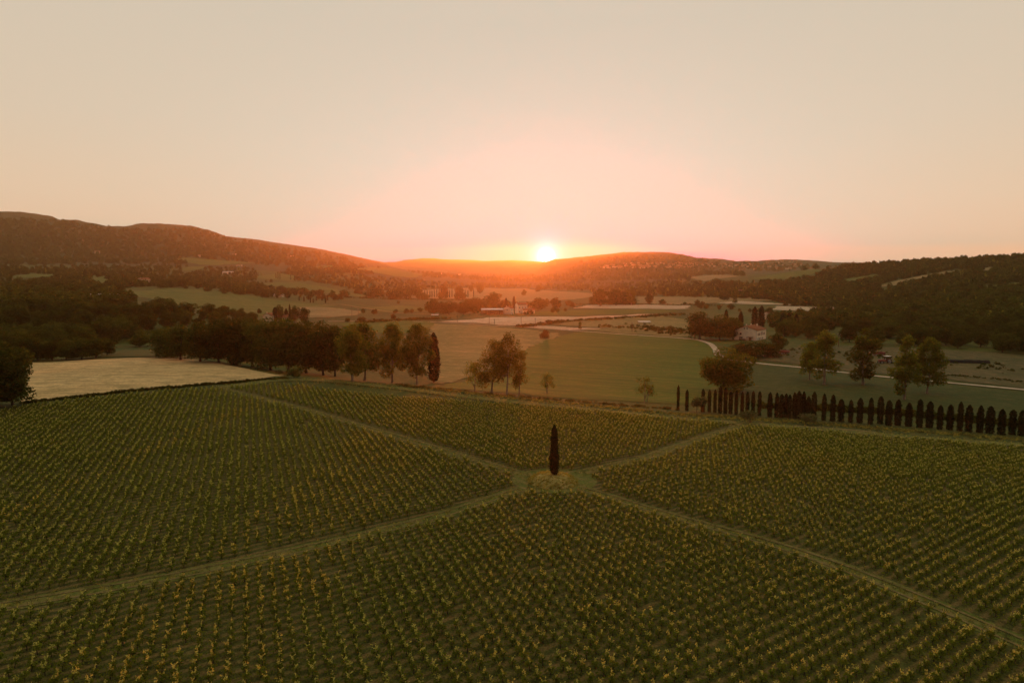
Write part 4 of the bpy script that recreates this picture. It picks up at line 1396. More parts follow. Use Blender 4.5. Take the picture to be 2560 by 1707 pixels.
M['teal'] = mat_plain('teal_door_paint', (0.10, 0.24, 0.24), 0.6, 0.1, 1.0)


def box(p, x0, x1, y0, y1, z0, z1):
    V = [(x, y, z) for z in (z0, z1) for x, y in ((x0, y0), (x1, y0), (x1, y1), (x0, y1))]
    p.add(V, [(3, 2, 1, 0), (4, 5, 6, 7), (0, 1, 5, 4), (1, 2, 6, 5), (2, 3, 7, 6), (3, 0, 4, 7)])


def obox(name, parent, mat, *b):
    p = Pile(); box(p, *b)
    return link(name, p.mesh(name), mat, parent)


def gable_wall(L, W, h, rise):
    """walls of a house: length along x, gables at both x ends, as one closed body"""
    l, w = L / 2, W / 2
    V = [(-l, -w, -1), (l, -w, -1), (l, w, -1), (-l, w, -1), (-l, -w, h), (l, -w, h), (l, w, h), (-l, w, h), (-l, 0, h + rise), (l, 0, h + rise)]
    me = bpy.data.meshes.new('wall')
    me.from_pydata(V, [], [(3, 2, 1, 0), (0, 1, 5, 4), (2, 3, 7, 6), (1, 2, 6, 9, 5), (3, 0, 4, 8, 7), (4, 5, 9, 8), (6, 7, 8, 9)])
    return me


def gable_roof(L, W, h, rise, over=.45, th=.18, lift=.02):
    l, w = L / 2 + over * .6, W / 2 + over
    e = h - rise * over / (W / 2)
    p = Pile()
    V = []
    for x in (-l, l):
        V += [(x, -w, e + lift), (x, 0, h + rise + lift), (x, w, e + lift), (x, w, e + th + lift), (x, 0, h + rise + th + lift), (x, -w, e + th + lift)]
    q = [(0, 6, 7, 1), (1, 7, 8, 2), (2, 8, 9, 3), (3, 9, 10, 4), (4, 10, 11, 5), (5, 11, 6, 0), (0, 1, 4, 5), (1, 2, 3, 4), (7, 6, 11, 10), (8, 7, 10, 9)]
    p.add(V, q)
    # ridge and barrel tile courses running down the slope
    n = max(6, int(2 * l / 0.9))
    for s in (-1, 1):
        for k in range(n + 1):
            x = -l + 2 * l * k / n
            a = np.array([x, s * w, e + th + lift + .02]); b = np.array([x, 0, h + rise + th + lift + .02])
            p.add(*tube([a, (a + b) / 2, b], [.07, .07, .07], 4))
    p.add(*tube([(-l, 0, h + rise + th + lift + .02), (0, 0, h + rise + th + lift + .02), (l, 0, h + rise + th + lift + .02)], [.13, .13, .13], 5))
    return p.mesh('roof')


def window(parent, side, a, z, w, hgt, L, W, shut=False, name='window'):
    """a window set into a wall: side 'front' is y = -W/2, 'gable' is x = -L/2, 'end' is x = +L/2; a is the place along the wall"""
    fr = Pile(); gl = Pile()
    f = .09

    def put(p, a0, a1, z0, z1, d0, d1):
        if side == 'front':
            box(p, a0, a1, -W / 2 - d1, -W / 2 - d0, z0, z1)
        elif side == 'back':
            box(p, a0, a1, W / 2 + d0, W / 2 + d1, z0, z1)
        elif side == 'gable':
            box(p, -L / 2 - d1, -L / 2 - d0, a0, a1, z0, z1)
        else:
            box(p, L / 2 + d0, L / 2 + d1, a0, a1, z0, z1)
    put(gl, a - w / 2 + f, a + w / 2 - f, z + f, z + hgt - f, -.05, .012)
    put(fr, a - w / 2, a - w / 2 + f, z, z + hgt, -.05, .05)
    put(fr, a + w / 2 - f, a + w / 2, z, z + hgt, -.05, .05)
    put(fr, a - w / 2 + f, a + w / 2 - f, z, z + f, -.05, .05)
    put(fr, a - w / 2 + f, a + w / 2 - f, z + hgt - f, z + hgt, -.05, .05)
    o = link(name, fr.mesh('frame'), M['dark_open'], parent)
    link('shutter' if shut else 'pane', gl.mesh('pane'), M['dark_open' if shut else 'glass'], o)
    if w > .5:
        sl = Pile(); put(sl, a - w / 2 - .08, a + w / 2 + .08, z - .12, z - .002, -.05, .12)
        link('sill', sl.mesh('sill'), M['stone'], o)
    return o


def house(name, u, v, L, W, h, rise, rotz, wall, roof, label, cat='house', group=None, windows=True, chimneys=1, r=None):
    p = hit(u, v)
    o = empty(name, p, rotz, (1, 1, 1), label, cat, group)
    link('wall', gable_wall(L, W, h, rise), M[wall], o)
    rf = link('roof', gable_roof(L, W, h, rise), M[roof], o)
    for k in range(chimneys):
        x = L * (-.28 + .5 * k)
        obox('chimney', rf, M['plaster'], x - .3, x + .3, W * .12, W * .12 + .6, h + rise * .55, h + rise + .8)
    if windows:
        n = max(2, int(L / 3.4))
        for k in range(n):
            a = -L / 2 + L * (k + .5) / n
            window(o, 'front', a, h * .62 if h > 4.5 else h * .4, .9, 1.2, L, W)
            if h > 4.5 and k != n // 2:
                window(o, 'front', a, h * .14 + .3, .9, 1.2, L, W)
        window(o, 'gable', 0, h * .62, .9, 1.2, L, W)
        obox('door', o, M['wood'], -.55, .55, -W / 2 - .05, -W / 2 + .05, 0, 2.2)
    return o


# the cream farmhouse on the right
def farmhouse():
    p = hit(1876, 848)
    p[2] -= .3
    L, W, h, rise = 19.0, 14.0, 6.9, 2.5
    o = empty('farmhouse', p, 0, (1, 1, 1), 'cream farmhouse with a broad gable and terracotta roof beside the dark trees', 'farmhouse')
    # the broad gable looks at the camera, the long side runs away to the right
    o.rotation_euler.z = R(52)
    o.location = p
    link('wall', gable_wall(L, W, h, rise), M['plaster_white'], o)
    rf = link('roof', gable_roof(L, W, h, rise, .5), M['tiles'], o)
    for (x, y) in ((-1.5, 2.4), (4.0, 1.2), (6.2, -2.0)):
        c = obox('chimney', rf, M['plaster'], x - .35, x + .35, y - .3, y + .3, h + rise * .5, h + rise + .9)
        obox('chimney_cap', c, M['tiles'], x - .45, x + .45, y - .4, y + .4, h + rise + .902, h + rise + 1.02)
    # gable wall
    window(o, 'gable', .9, h + .55, .45, 1.1, L, W, True)
    window(o, 'gable', -.9, h + .55, .45, 1.1, L, W, True)
    window(o, 'gable', 3.2, 3.9, 1.2, 1.2, L, W)
    window(o, 'gable', 3.0, 1.6, 2.3, .8, L, W, True)
    obox('door', o, M['wood'], -L / 2 - .06, -L / 2 + .06, -3.6, -2.4, 0, 2.2)
    # pergola with a dark awning before the gable
    pg = empty('pergola', (0, 0, 0)); pg.parent = o
    obox('awning', pg, M['wood'], -L / 2 - 3.2, -L / 2 - .05, -5.2, -1.6, 2.55, 2.75)
    for y in (-5.1, -3.4, -1.7):
        obox('post', pg, M['wood'], -L / 2 - 3.15, -L / 2 - 3.0, y - .08, y + .08, 0, 2.549)
    obox('railing', o, M['wood'], -L / 2 - 3.4, -L / 2 - 3.25, -1.4, 3.0, 0, 1.5)
    # long side
    for k, x in enumerate((-6.6, -4.8, -3.0, -.4, 1.8, 4.4, 6.4)):
        window(o, 'front', x, 3.5, 1.0, 1.5 if k not in (3, 4) else 2.0, L, W, k in (3, 4))
    obox('door', o, M['teal'], -6.9, -5.7, -W / 2 - .05, -W / 2 + .05, 0, 2.3)
    for x in (-3.6, -.5, 3.0):
        window(o, 'front', x, .5, 1.1, 1.5, L, W, True)
    pp = Pile(); pp.add(*tube([(-L / 2 - .1, -W / 2 - .1, 0), (-L / 2 - .1, -W / 2 - .1, 3), (-L / 2 - .1, -W / 2 - .1, h)], [.06] * 3, 6))
    link('downpipe', pp.mesh('downpipe'), M['steel'], o)


farmhouse()

house('stone_house', 360, 711, 17, 12, 9.5, 2.2, R(65), 'stone', 'tiles', 'square stone house on the left hillside with sunlit front', 'house')
house('farm_house', 676, 804, 10, 8, 5.4, 2.2, R(75), 'plaster', 'tiles', 'small cream house with a gable left of the pointed cypress', 'house')
house('farm_house', 704, 806, 11, 8, 5.0, 1.8, R(18), 'stone', 'tiles', 'low brownish house right of the pointed cypress', 'house', chimneys=2)
house('long_barn', 570, 685, 30, 14, 6, 2, R(15), 'plaster_white', 'sheet', 'pale long building on the left hillside above the wood', 'barn', windows=False, chimneys=0)
house('hill_house', 503, 642, 30, 10, 7, 2, R(5), 'plaster', 'tiles', 'long pale house high on the left slope', 'house', chimneys=0)
house('hill_house', 519, 643, 9, 9, 7, 2, R(5), 'plaster', 'tiles', 'small pale house right of the long one high on the left slope', 'house', chimneys=0)
house('hill_house', 598, 665, 20, 9, 5, 2, R(0), 'plaster', 'tiles', 'tiny pale house among trees on the left slope', 'house', chimneys=0)
house('hill_house', 243, 634, 22, 14, 9, 3, R(30), 'stone', 'tiles', 'faint house among the woods of the left mountain', 'house', chimneys=0)
house('hill_house', 587, 638, 14, 10, 6, 2, R(0), 'plaster_white', 'tiles', 'tiny white house at the foot of the left mountain', 'house', chimneys=0)
house('hill_house', 730, 642, 16, 10, 6, 2, R(0), 'plaster_white', 'tiles', 'tiny white house near the right end of the left mountain', 'house', chimneys=0)
house('hill_house', 1106, 686, 14, 12, 7, 2, R(10), 'plaster_white', 'tiles', 'small white house on the dark slope left of the sun glow', 'house', chimneys=0)
house('hill_house', 1146, 688, 40, 14, 9, 3, R(10), 'plaster_white', 'tiles', 'wide white house on the dark slope left of the sun glow', 'house', chimneys=0)
house('ruined_house', 1851, 737, 12, 10, 8, 1.5, R(40), 'stone', 'tiles', 'small stone house in front of the dark wood on the right', 'house', chimneys=0, windows=False)
house('farm_house', 1916, 798, 7, 6, 6, 1.5, R(60), 'plaster', 'tiles', 'pale house end showing between trees behind the farmhouse', 'house', chimneys=0, windows=False)
house('farm_house', 1271, 785, 9, 10, 7.0, 2.2, R(70), 'plaster_white', 'tiles', 'white house at the right end of the long shed', 'house')
house('farm_house', 1303, 783, 12, 10, 10.5, 2.5, R(20), 'plaster_white', 'tiles', 'tall white farmhouse glowing under the sun', 'house')
house('farm_house', 1321, 784, 14, 8, 4.5, 1.5, R(10), 'plaster_white', 'tiles', 'low white wing right of the tall white farmhouse', 'house', chimneys=0)
house('stone_barn', 250, 752, 42, 9, 4.0, 2.6, R(-14), 'stone', 'sheet', 'long low barn with a grey roof half hidden by the left wood', 'barn', windows=False, chimneys=0)
house('farm_shed', 696, 742, 18, 7, 3.2, 1.2, R(-10), 'plaster_white', 'sheet', 'small white shed at the upper end of the cypress drive', 'shed', windows=False, chimneys=0)
house('farm_shed', 418, 712, 20, 8, 4, 1.5, R(0), 'stone', 'tiles', 'low reddish farm building right of the square stone house', 'shed', windows=False, chimneys=0)


def open_shed(name, u, v, L, W, h, rotz, label, wall=None):
    """open sided shed: posts, a flat sloping sheet roof"""
    p = hit(u, v)
    o = empty(name, p, rotz, (1, 1, 1), label, 'shed')
    pl = Pile()
    V = [(-L / 2, -W / 2, h * .82), (L / 2, -W / 2, h * .82), (L / 2, W / 2, h), (-L / 2, W / 2, h), (-L / 2, -W / 2, h * .82 + .15), (L / 2, -W / 2, h * .82 + .15), (L / 2, W / 2, h + .15), (-L / 2, W / 2, h + .15)]
    pl.add(V, [(3, 2, 1, 0), (4, 5, 6, 7), (0, 1, 5, 4), (1, 2, 6, 5), (2, 3, 7, 6), (3, 0, 4, 7)])
    link('roof', pl.mesh('roof'), M['sheet'], o)
    n = max(2, int(L / 5))
    for k in range(n + 1):
        x = -L / 2 + .2 + (L - .4) * k / n
        for y in (-W / 2 + .2, W / 2 - .2):
            obox('post', o, M['wood'], x - .12, x + .12, y - .12, y + .12, -.5, h * (.82 if y < 0 else 1.0) - .01)
    if wall:
        obox('back_wall', o, M[wall], -L / 2 + .4, L / 2 - .4, W / 2 - .7, W / 2 - .4, -.5, h * .96)
    return o


open_shed('long_shed', 1231, 786, 27, 12, 6.8, R(4), 'long shed with a shiny pale roof glowing under the sun', 'stone')
open_shed('field_shed', 1611, 812, 11, 6, 3.2, R(2), 'small shed with a bright white roof beside the scrub')
open_shed('field_shed', 1087, 793, 8, 5, 3.0, R(2), 'small white roofed shelter left of the orange copse')


# the town on the far hill: small houses one by one
def town():
    me = []
    for k in range(5):
        g = np.random.default_rng(300 + k)
        L, W, h = g.uniform(8, 17), g.uniform(7, 10), g.uniform(5, 9)
        wl = gable_wall(L, W, h, 2.5); wl.materials.append(M[('stone', 'plaster', 'stone')[k % 3]])
        rf = gable_roof(L, W, h, 2.5, .5, .3); rf.materials.append(M['tiles'])
        me.append((wl, rf))
    g = np.random.default_rng(44)
    spots = []
    for (u0, u1, va, vb, n) in ((1500, 1620, 664, 671, 45), (1560, 1740, 658, 672, 75), (1690, 1800, 660, 667, 34), (1810, 1880, 661, 669, 22), (1880, 2010, 662, 676, 18), (1905, 1990, 655, 658, 8)):
        for _ in range(n):
            spots.append((g.uniform(u0, u1), g.uniform(va, vb)))
    for (u, v) in spots:
        p = hit(u, v)
        k = int(g.integers(0, 5))
        o = empty('town_house', p, g.uniform(-.5, .5), (1, 1, 1), 'tiny pale house of the hillside town below the domed hill', 'house', 'houses of the hillside town')
        link('wall', me[k][0], None, o)
        link('roof', me[k][1], None, o)


town()


# radio mast on the domed hill
def mast():
    p = hit(1530, 634)
    p[2] -= 4
    o = empty('radio_mast', p, 0, (1, 1, 1), 'thin radio mast on top of the domed hill right of the sun', 'mast')
    o.scale = (.65, .65, .65)
    t = Pile()
    for a in range(3):
        c = np.array([math.cos(a * 2.094), math.sin(a * 2.094)]) * 2.2
        t.add(*tube([(c[0], c[1], 0), (c[0] * .6, c[1] * .6, 18), (c[0] * .25, c[1] * .25, 38)], [.5, .45, .35], 5))
    for z in range(2, 38, 4):
        f = 1 - z / 50
        for a in range(3):
            c0 = np.array([math.cos(a * 2.094), math.sin(a * 2.094)]) * 2.2 * f; c1 = np.array([math.cos((a + 1) * 2.094), math.sin((a + 1) * 2.094)]) * 2.2 * f
            t.add(*tube([(c0[0], c0[1], z), ((c0[0] + c1[0]) / 2, (c0[1] + c1[1]) / 2, z + 1.5), (c1[0], c1[1], z + 3)], [.2] * 3, 4))
    link('lattice', t.mesh('lattice'), M['steel'], o)
    s = Pile(); s.add(*tube([(0, 0, 36), (0, 0, 42), (0, 0, 48)], [.4, .35, .25], 6))
    link('antenna', s.mesh('antenna'), M['steel'], o)


mast()


# power poles through the valley
def pole(u, v, top, label):
    p = hit(u, v)
    x, y, z = ray(u, top)
    h = CAM_Z + z / math.hypot(x, y) * math.hypot(p[0], p[1]) - p[2]
    o = empty('utility_pole', p, random.uniform(-.3, .3), (1, 1, 1), label, 'pole', 'wooden poles through the valley')
    t = Pile(); t.add(*tube([(0, 0, -.5), (0, 0, h * .5), (0, 0, h)], [.22, .19, .15], 6))
    link('pole', t.mesh('pole'), M['wood'], o)
    obox('crossarm', o, M['wood'], -.9, .9, -.3, -.16, h - .7, h - .52)
    for s in (-.75, 0, .75):
        t = Pile(); t.add(*tube([(s, -.23, h - .515), (s, -.23, h - .4), (s, -.23, h - .3)], [.06, .08, .04], 6))
        link('insulator', t.mesh('insulator'), M['white_paint'], o)


for n, (u, v, top) in enumerate([(1143, 806, 786), (1223, 810, 783), (1236, 811, 797), (1303, 815, 792), (1338, 818, 795), (1580, 830, 804), (1728, 848, 812), (1736, 849, 806), (880, 797, 765), (896, 795, 772), (2096, 868, 834)]):
    pole(u, v, top, f'{ordinal(n + 1)} thin wooden pole in the valley' + (', counted from the left end of the pale strip' if n < 6 else ', by the umbrella pine' if n < 8 else ', beside the tan field' if n < 10 else ', between the tall trees of the farm yard'))


# machines in the farm yard
def wheel(parent, x, y, r, w):
    t = Pile(); t.add(*tube([(x, y - w / 2, r), (x, y, r), (x, y + w / 2, r)], [r, r, r], 14))
    e = Pile(); e.add(*tube([(x, y - w / 2 - .03, r), (x, y - w / 2 - .02, r)], [r, .02], 14)); e.add(*tube([(x, y + w / 2 + .03, r), (x, y + w / 2 + .02, r)], [.02, r], 14))
    o = link('wheel', t.mesh('tyre'), M['rubber'], parent)
    h = Pile(); h.add(*tube([(x, y - w / 2 - .06, r), (x, y, r), (x, y + w / 2 + .06, r)], [r * .55] * 3, 12))
    h.add(*tube([(x, y - w / 2 - .07, r), (x, y - w / 2 - .06, r)], [.02, r * .55], 12)); h.add(*tube([(x, y + w / 2 + .06, r), (x, y + w / 2 + .07, r)], [r * .55, .02], 12))
    link('rim', h.mesh('rim'), M['steel'], o)
    return o


def tractor():
    p = hit(2212, 909)
    o = empty('tractor', p, R(8), (1.35, 1.35, 1.35), 'faded red tractor with a white roof parked in the rough yard beyond the road', 'tractor')
    b = Pile()
    box(b, -2.2, .1, -.42, .42, .75, 1.45); box(b, -2.32, -2.2, -.36, .36, .8, 1.38); box(b, .1, 1.5, -.5, .5, .7, 1.15)
    link('bonnet', b.mesh('bonnet'), M['red'], o)
    for s in (-1, 1):
        wheel(o, -1.6, s * .8, .5, .3)
        wheel(o, 1.0, s * .95, .85, .45)
        f = Pile()
        a = np.linspace(R(10), R(165), 7)
        f.add(*tube([(1.0 + math.cos(t) * .98, s * .95, .85 + math.sin(t) * .98) for t in a], [.12] * 7, 4))
        link('mudguard', f.mesh('mudguard'), M['red'], o)
    for x in (.15, 1.45):
        for s in (-.55, .55):
            obox('roof_post', o, M['rubber'], x - .05, x + .05, s - .05, s + .05, 1.16, 2.5)
    obox('roof', o, M['white_paint'], -.1, 1.75, -.8, .8, 2.502, 2.64)
    obox('seat', o, M['rubber'], .7, 1.2, -.28, .28, 1.152, 1.5)
    t = Pile(); t.add(*tube([(-1.2, .2, 1.4), (-1.2, .2, 1.9), (-1.2, .2, 2.2)], [.05] * 3, 6))
    link('exhaust', t.mesh('exhaust'), M['steel'], o)


tractor()


def trailer(u, v, rot, label):
    p = hit(u, v)
    o = empty('farm_trailer', p, rot, (1.3, 1.3, 1.3), label, 'trailer')
    b = Pile()
    box(b, -2.2, 2.2, -1, 1, .8, .95); box(b, -2.2, 2.2, -1, -.94, .951, 1.6); box(b, -2.2, 2.2, .94, 1, .951, 1.6); box(b, -2.2, -2.14, -.938, .938, .951, 1.6); box(b, 2.14, 2.2, -.938, .938, .951, 1.6)
    link('body', b.mesh('body'), M['red'], o)
    for x in (-1.2, 1.2):
        for s in (-.8, .8):
            wheel(o, x, s, .42, .25)
    t = Pile(); t.add(*tube([(-2.2, 0, .85), (-3, 0, .8), (-3.6, 0, .7)], [.08] * 3, 5))
    link('drawbar', t.mesh('drawbar'), M['steel'], o)


trailer(1958, 886, R(15), 'faded red farm trailer near the trees right of the farmhouse')
trailer(2196, 890, R(-6), 'long red trailer behind the red tractor')


def van():
    p = hit(2320, 915)
    o = empty('parked_van', p, R(25), (1, 1, 1), 'small white van parked under the ragged tree beyond the road', 'van')
    me = bpy.data.meshes.new('body')
    prof = [(-2.2, .4), (2.1, .4), (2.2, .95), (1.5, 1.15), (.9, 1.9), (-2.1, 1.95), (-2.25, 1.0)]
    n = len(prof)
    V = [(x, s * .85, z) for s in (-1, 1) for x, z in prof]
    me.from_pydata(V, [], [tuple(range(n)), tuple(range(2 * n - 1, n - 1, -1))] + [(k, k + n, (k + 1) % n + n, (k + 1) % n) for k in range(n)])
    link('body', me, M['white_paint'], o)
    for x in (-1.4, 1.35):
        for s in (-.8, .8):
            wheel(o, x, s, .33, .2)
    w = Pile()
    V = [(1.47, -.75, 1.22), (1.47, .75, 1.22), (.98, .75, 1.84), (.98, -.75, 1.84)]
    w.add([(x + .03, y, z + .03) for x, y, z in V], [(0, 1, 2, 3)])
    link('windscreen', w.mesh('windscreen'), M['glass'], o)
    for s in (-1, 1):
        w = Pile(); box(w, -.3, .85, s * .86 - .005, s * .86 + .005, 1.25, 1.75)
        link('side_window', w.mesh('side_window'), M['glass'], o)


van()


# long dark stack under a sheet in the yard
def stack():
    p = hit(2415, 908)
    o = empty('bale_stack', p, R(-9), (1, 1, 1), 'long dark low stack in the rough ground under the right hill', 'stack')
    me = None
    for k in range(11):
        if me is None:
            t = Pile()
            a = np.linspace(0, math.pi, 7)
            prof = [(math.cos(x) * 1.5, math.sin(x) * 1.9) for x in a]
            V = [(sx, y, z - .2) for sx in (-.85, .85) for y, z in prof]
            q = [(j, j + 1, j + 8, j + 7) for j in range(6)]
            t.add(V, q + [(0, 7, 13, 6), (0, 1, 5, 6), (1, 2, 4, 5), (2, 3, 3, 4), (7, 13, 12, 8), (8, 12, 11, 9)])
            V = np.concatenate(t.V)
            me = bpy.data.meshes.new('bale')
            me.from_pydata([tuple(x) for x in V], [], [tuple(x) for x in q] + [(6, 5, 4, 3, 2, 1, 0), (7, 8, 9, 10, 11, 12, 13), (0, 7, 13, 6)])
        b = link('bale', me, M['rubber'] if not me.materials else None, o)
        b.location = ((k - 5) * 1.74, random.uniform(-.1, .1), random.uniform(-.12, .05))


stack()


# ------------------------------------------------------------------ the grass mound under the lone cypress
def mound():
    n, k = 40, 10
    V = []
    rx, ry, h = 3.8, 4.2, MOUND_H
    for i in range(k + 1):
        f = i / k
        for j in range(n):
            a = j / n * 2 * math.pi
            s = (1 - f) * (1 + .05 * math.sin(3 * a + 1) + .03 * math.sin(7 * a))
            x, y = MC[0] + math.cos(a) * rx * s, MC[1] + math.sin(a) * ry * s
            V.append((x, y, float(ground(x, y)) - .15 + (h + .15) * (1 - s ** 2.8 if s < 1 else 0)))
    V = np.array(V)
    i = np.arange(k)[:, None] * n; j = np.arange(n)[None]; j2 = (j + 1) % n
    q = np.stack([i + j, i + j2, i + n + j2, i + n + j], -1).reshape(-1, 4)
    link('grass_mound', np_mesh('grass_mound', V, q, smooth=True), M['mound_grass'], None, kind='structure')


mound()


def tuft_mesh(seed, n, h, spread, wd):
    g = np.random.default_rng(seed)
    V, q = [], []
    for k in range(n):
        a = g.uniform(0, 6.28); r = spread * math.sqrt(g.random())
        b = np.array([math.cos(a) * r, math.sin(a) * r, -.03])
        d = np.array([g.normal() * .35, g.normal() * .35, 1.0]) * h * g.uniform(.5, 1.1)
        s = np.array([math.cos(a + 1.5), math.sin(a + 1.5), 0]) * wd
        m = b + d * .55
        t = b + d + np.array([g.normal() * .12 * h, g.normal() * .12 * h, -.1 * h])
        o = len(V)
        V += [b - s, b + s, m + s * .8, m - s * .8, t + s * .2, t - s * .2]
        q += [(o, o + 1, o + 2, o + 3), (o + 3, o + 2, o + 4, o + 5)]
    me = np_mesh('grass_tuft', V, q)
    return me


TUFT = []
for k in range(4):
    me = tuft_mesh(400 + k, 16, .34, .28, .022)
    me.materials.append(M['leaf_dry'] if k % 2 else M['leaf_olive'])
    TUFT.append(bpy.data.objects.new('grass_tuft', me))

# ------------------------------------------------------------------ vines
def vine_mesh(seed):
    g = np.random.default_rng(seed)
    P = Pile()
    h = g.uniform(.62, .78)
    P.add(*tube([(0, 0, -.1), (g.normal() * .03, g.normal() * .03, .25), (g.normal() * .05, g.normal() * .05, h * .75)], [.045, .035, .03], 5))
    nb = sum(len(x) for x in P.Q)
    # body of leaves round the head, low suckers on the row line
    n = 64
    d = g.normal(size=(n, 3)); d /= np.linalg.norm(d, axis=1)[:, None]
    Q = np.array([0, 0, h * .78]) + d * np.array([.32, .32, .25]) * (0.5 + .5 * g.random((n, 1)))
    low = np.stack([g.normal(0, .30, 22), g.normal(0, .24, 22), g.uniform(.06, .36, 22)], -1)
    Q[:, 0] *= 1.12; low[:, 0] *= 1.5
    V, q = leaf_quads(np.concatenate([Q, low]), .17, g, .4)
    P.add(V, q)
    nl = sum(len(x) for x in P.Q)
    sh = []
    for k in range(g.integers(3, 6)):
        a = g.uniform(0, 6.28); r = g.uniform(.02, .18)
        b = np.array([math.cos(a) * r, math.sin(a) * r, h])
        tip = b + np.array([math.cos(a) * g.uniform(.02, .16), math.sin(a) * g.uniform(.02, .16), g.uniform(.18, .42)])
        for f in np.linspace(.1, 1, 6):
            sh.append(b + (tip - b) * f + g.normal(0, .03, 3))
    V, q = leaf_quads(np.array(sh), .12, g, .2)
    P.add(V, q)
    na = sum(len(x) for x in P.Q)
    me = P.mesh('vine')
    for m in ('bark', 'leaf_vine', 'leaf_shoot'):
        me.materials.append(M[m])
    me.polygons.foreach_set('material_index', np.concatenate([np.zeros(nb), np.ones(nl - nb), np.full(na - nl, 2)]).astype(np.int32))
    return me


VINES = [vine_mesh(500 + k) for k in range(9)]


def dist_to_line(P, L):
    best = np.full(len(P), 1e9)
    for a, b in zip(L[:-1], L[1:]):
        d = b - a
        t = np.clip(((P - a) @ d) / (d @ d), 0, 1)
        best = np.minimum(best, np.hypot(*(P - a - t[:, None] * d).T))
    return best


def plant_vines():
    i, j = np.meshgrid(np.arange(-210, 260), np.arange(-260, 260))
    i, j = i.ravel(), j.ravel()
    a = (i + 0.27 * j) * PLANT_GAP
    b = j * ROW_GAP
    P = CEN[:2] + a[:, None] * ROW_V + b[:, None] * CRS_V
    P = P + np.stack([rng.normal(0, .05, len(P))] * 2, -1) * ROW_V + rng.normal(0, .05, P.shape)
    keep = (np.hypot(P[:, 0], P[:, 1]) > 24) & (P[:, 1] > 6) & (rng.random(len(P)) > .035)
    P = P[keep]
    z = ground(P[:, 0], P[:, 1])
    W3 = np.stack([P[:, 0], P[:, 1], z], -1).T
    u, v = px_of(W3)
    fe = np.interp(u, [x for x, _ in FAR_EDGE], [y for _, y in FAR_EDGE])
    ok = (v > fe + 2) & (u > -420) & (u < 2980) & (v < 2150)
    ok &= (dist_to_line(P, PA) > 1.75) & (dist_to_line(P, PB) > 1.75) & (np.hypot(P[:, 0] - CEN[0], P[:, 1] - CEN[1]) > 5.8) & (np.hypot(P[:, 0] - MC[0], P[:, 1] - MC[1]) > 6.4)
    P, z, u, v = P[ok], z[ok], u[ok], v[ok]
    n = len(P)
    az = math.atan2(ROW_V[1], ROW_V[0]) + rng.normal(0, .25, n) + math.pi * rng.integers(0, 2, n)
    s = rng.uniform(.82, 1.18, n) * (0.92 + 0.22 * (value_noise(P[:, 0] / 9, P[:, 1] / 9, 21) + .3))
    pick = rng.integers(0, len(VINES), n)
    # the three hundred that show largest are things of their own
    show = (u > -10) & (u < 2570) & (v < 1712)
    order = np.argsort(np.where(show, np.hypot(P[:, 0], P[:, 1]), 1e9))
    big = order[:300]
    for k in big:
        o = bpy.data.objects.new('vine', VINES[pick[k]])
        COL.objects.link(o)
        o.location = (P[k, 0], P[k, 1], z[k])
        o.rotation_euler = (rng.normal(0, .05), rng.normal(0, .05), az[k])
        o.scale = (s[k],) * 3
        tag(o, 'leafy bush vine with yellow green shoot tips in the nearest rows along the lower edge', 'vine', 'bush vines of the nearest rows')
    rest = np.ones(n, bool); rest[big] = False
    src = [bpy.data.objects.new('vine_source', m) for m in VINES]
    scatter('vineyard_vines', np.stack([P, np.zeros_like(P)], -1).reshape(n, -1)[:, [0, 2, 1]][rest] * [1, 1, 0] + np.stack([0 * z, 0 * z, z], -1)[rest],
            np.stack([s, s, s], -1)[rest], pick[rest], src, rotz=az[rest])
    return P


VP = plant_vines()


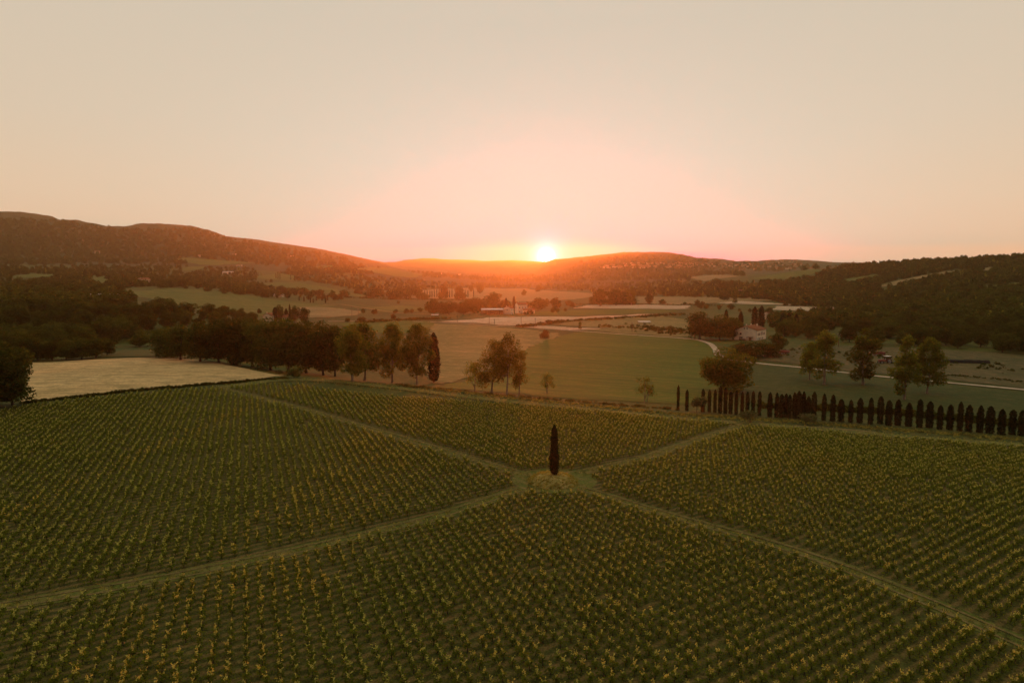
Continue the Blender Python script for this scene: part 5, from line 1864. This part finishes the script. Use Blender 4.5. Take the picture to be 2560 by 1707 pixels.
# ------------------------------------------------------------------ grass: on the mound, the paths, the headland and between the rows
def grass():
    pts, sz = [], []
    a = rng.uniform(0, 6.28, 900); f = np.sqrt(rng.random(900))
    x = MC[0] + np.cos(a) * 3.8 * f; y = MC[1] + np.sin(a) * 4.2 * f
    z = ground(x, y) - .1 + MOUND_H * np.clip(1 - f ** 2.8, 0, 1)
    scatter('mound_tufts', np.stack([x, y, z], -1), np.repeat(rng.uniform(.5, 1.1, 900)[:, None], 3, 1), rng.integers(0, 2, 900), [TUFT[1], TUFT[3]])
    for L, n in ((PA, 2600), (PB, 2600)):
        k = rng.integers(0, len(L) - 1, n); t = rng.random((n, 1))
        p = L[k] * (1 - t) + L[k + 1] * t + rng.normal(0, .8, (n, 2))
        q = np.hypot(p[:, 0] - CEN[0], p[:, 1] - CEN[1]) > 4
        p = p[q]
        pts.append(np.stack([p[:, 0], p[:, 1], ground(p[:, 0], p[:, 1]) + .03], -1)); sz.append(rng.uniform(.4, 1.0, len(p)))
    h = along([(u, v + 6) for u, v in HEAD], 3000, 2.2)
    pts.append(h); sz.append(rng.uniform(.6, 1.4, len(h)))
    h = along([(1000, 962), (1280, 995), (1500, 1016), (1700, 1036), (2000, 1055), (2560, 1100)], 2500, 1.6)
    pts.append(h); sz.append(rng.uniform(.8, 1.8, len(h)))
    # weeds between the vines, more of them near
    sel = VP[rng.random(len(VP)) < np.clip(90 / np.hypot(VP[:, 0], VP[:, 1]), .15, 1.0) * .8]
    p = sel + CRS_V * rng.normal(.62, .18, (len(sel), 1)) + ROW_V * rng.uniform(-.6, .6, (len(sel), 1))
    pts.append(np.stack([p[:, 0], p[:, 1], ground(p[:, 0], p[:, 1]) + .03], -1)); sz.append(rng.uniform(.35, .85, len(p)))
    P = np.concatenate(pts); s = np.concatenate(sz)
    scatter('grass', P, np.stack([s, s, s], -1), rng.integers(0, 4, len(P)), TUFT)


grass()


# ------------------------------------------------------------------ evening haze: one closed box of even, pale air
def build_haze():
    zt = float(HGT.max()) + 40
    zb = float(HGT.min()) - 1.0
    x0, x1, y0, y1 = -9500, 9500, -9500, 9500
    V = [(x, y, z) for z in (zb, zt) for x, y in ((x0, y0), (x1, y0), (x1, y1), (x0, y1))]
    q = [(3, 2, 1, 0), (4, 5, 6, 7), (0, 1, 5, 4), (1, 2, 6, 5), (2, 3, 7, 6), (3, 0, 4, 7)]
    me = np_mesh('haze', V, q)
    m, t, out = new_mat('evening_haze')
    pv = t.node('ShaderNodeVolumePrincipled')
    pv.inputs['Color'].default_value = (1.0, 0.76, 0.42, 1)
    pv.inputs['Density'].default_value = HAZE_DENSITY
    pv.inputs['Anisotropy'].default_value = HAZE_G
    t.l.new(pv.outputs[0], out.inputs['Volume'])
    link('haze', me, m, None, kind='stuff')


build_haze()
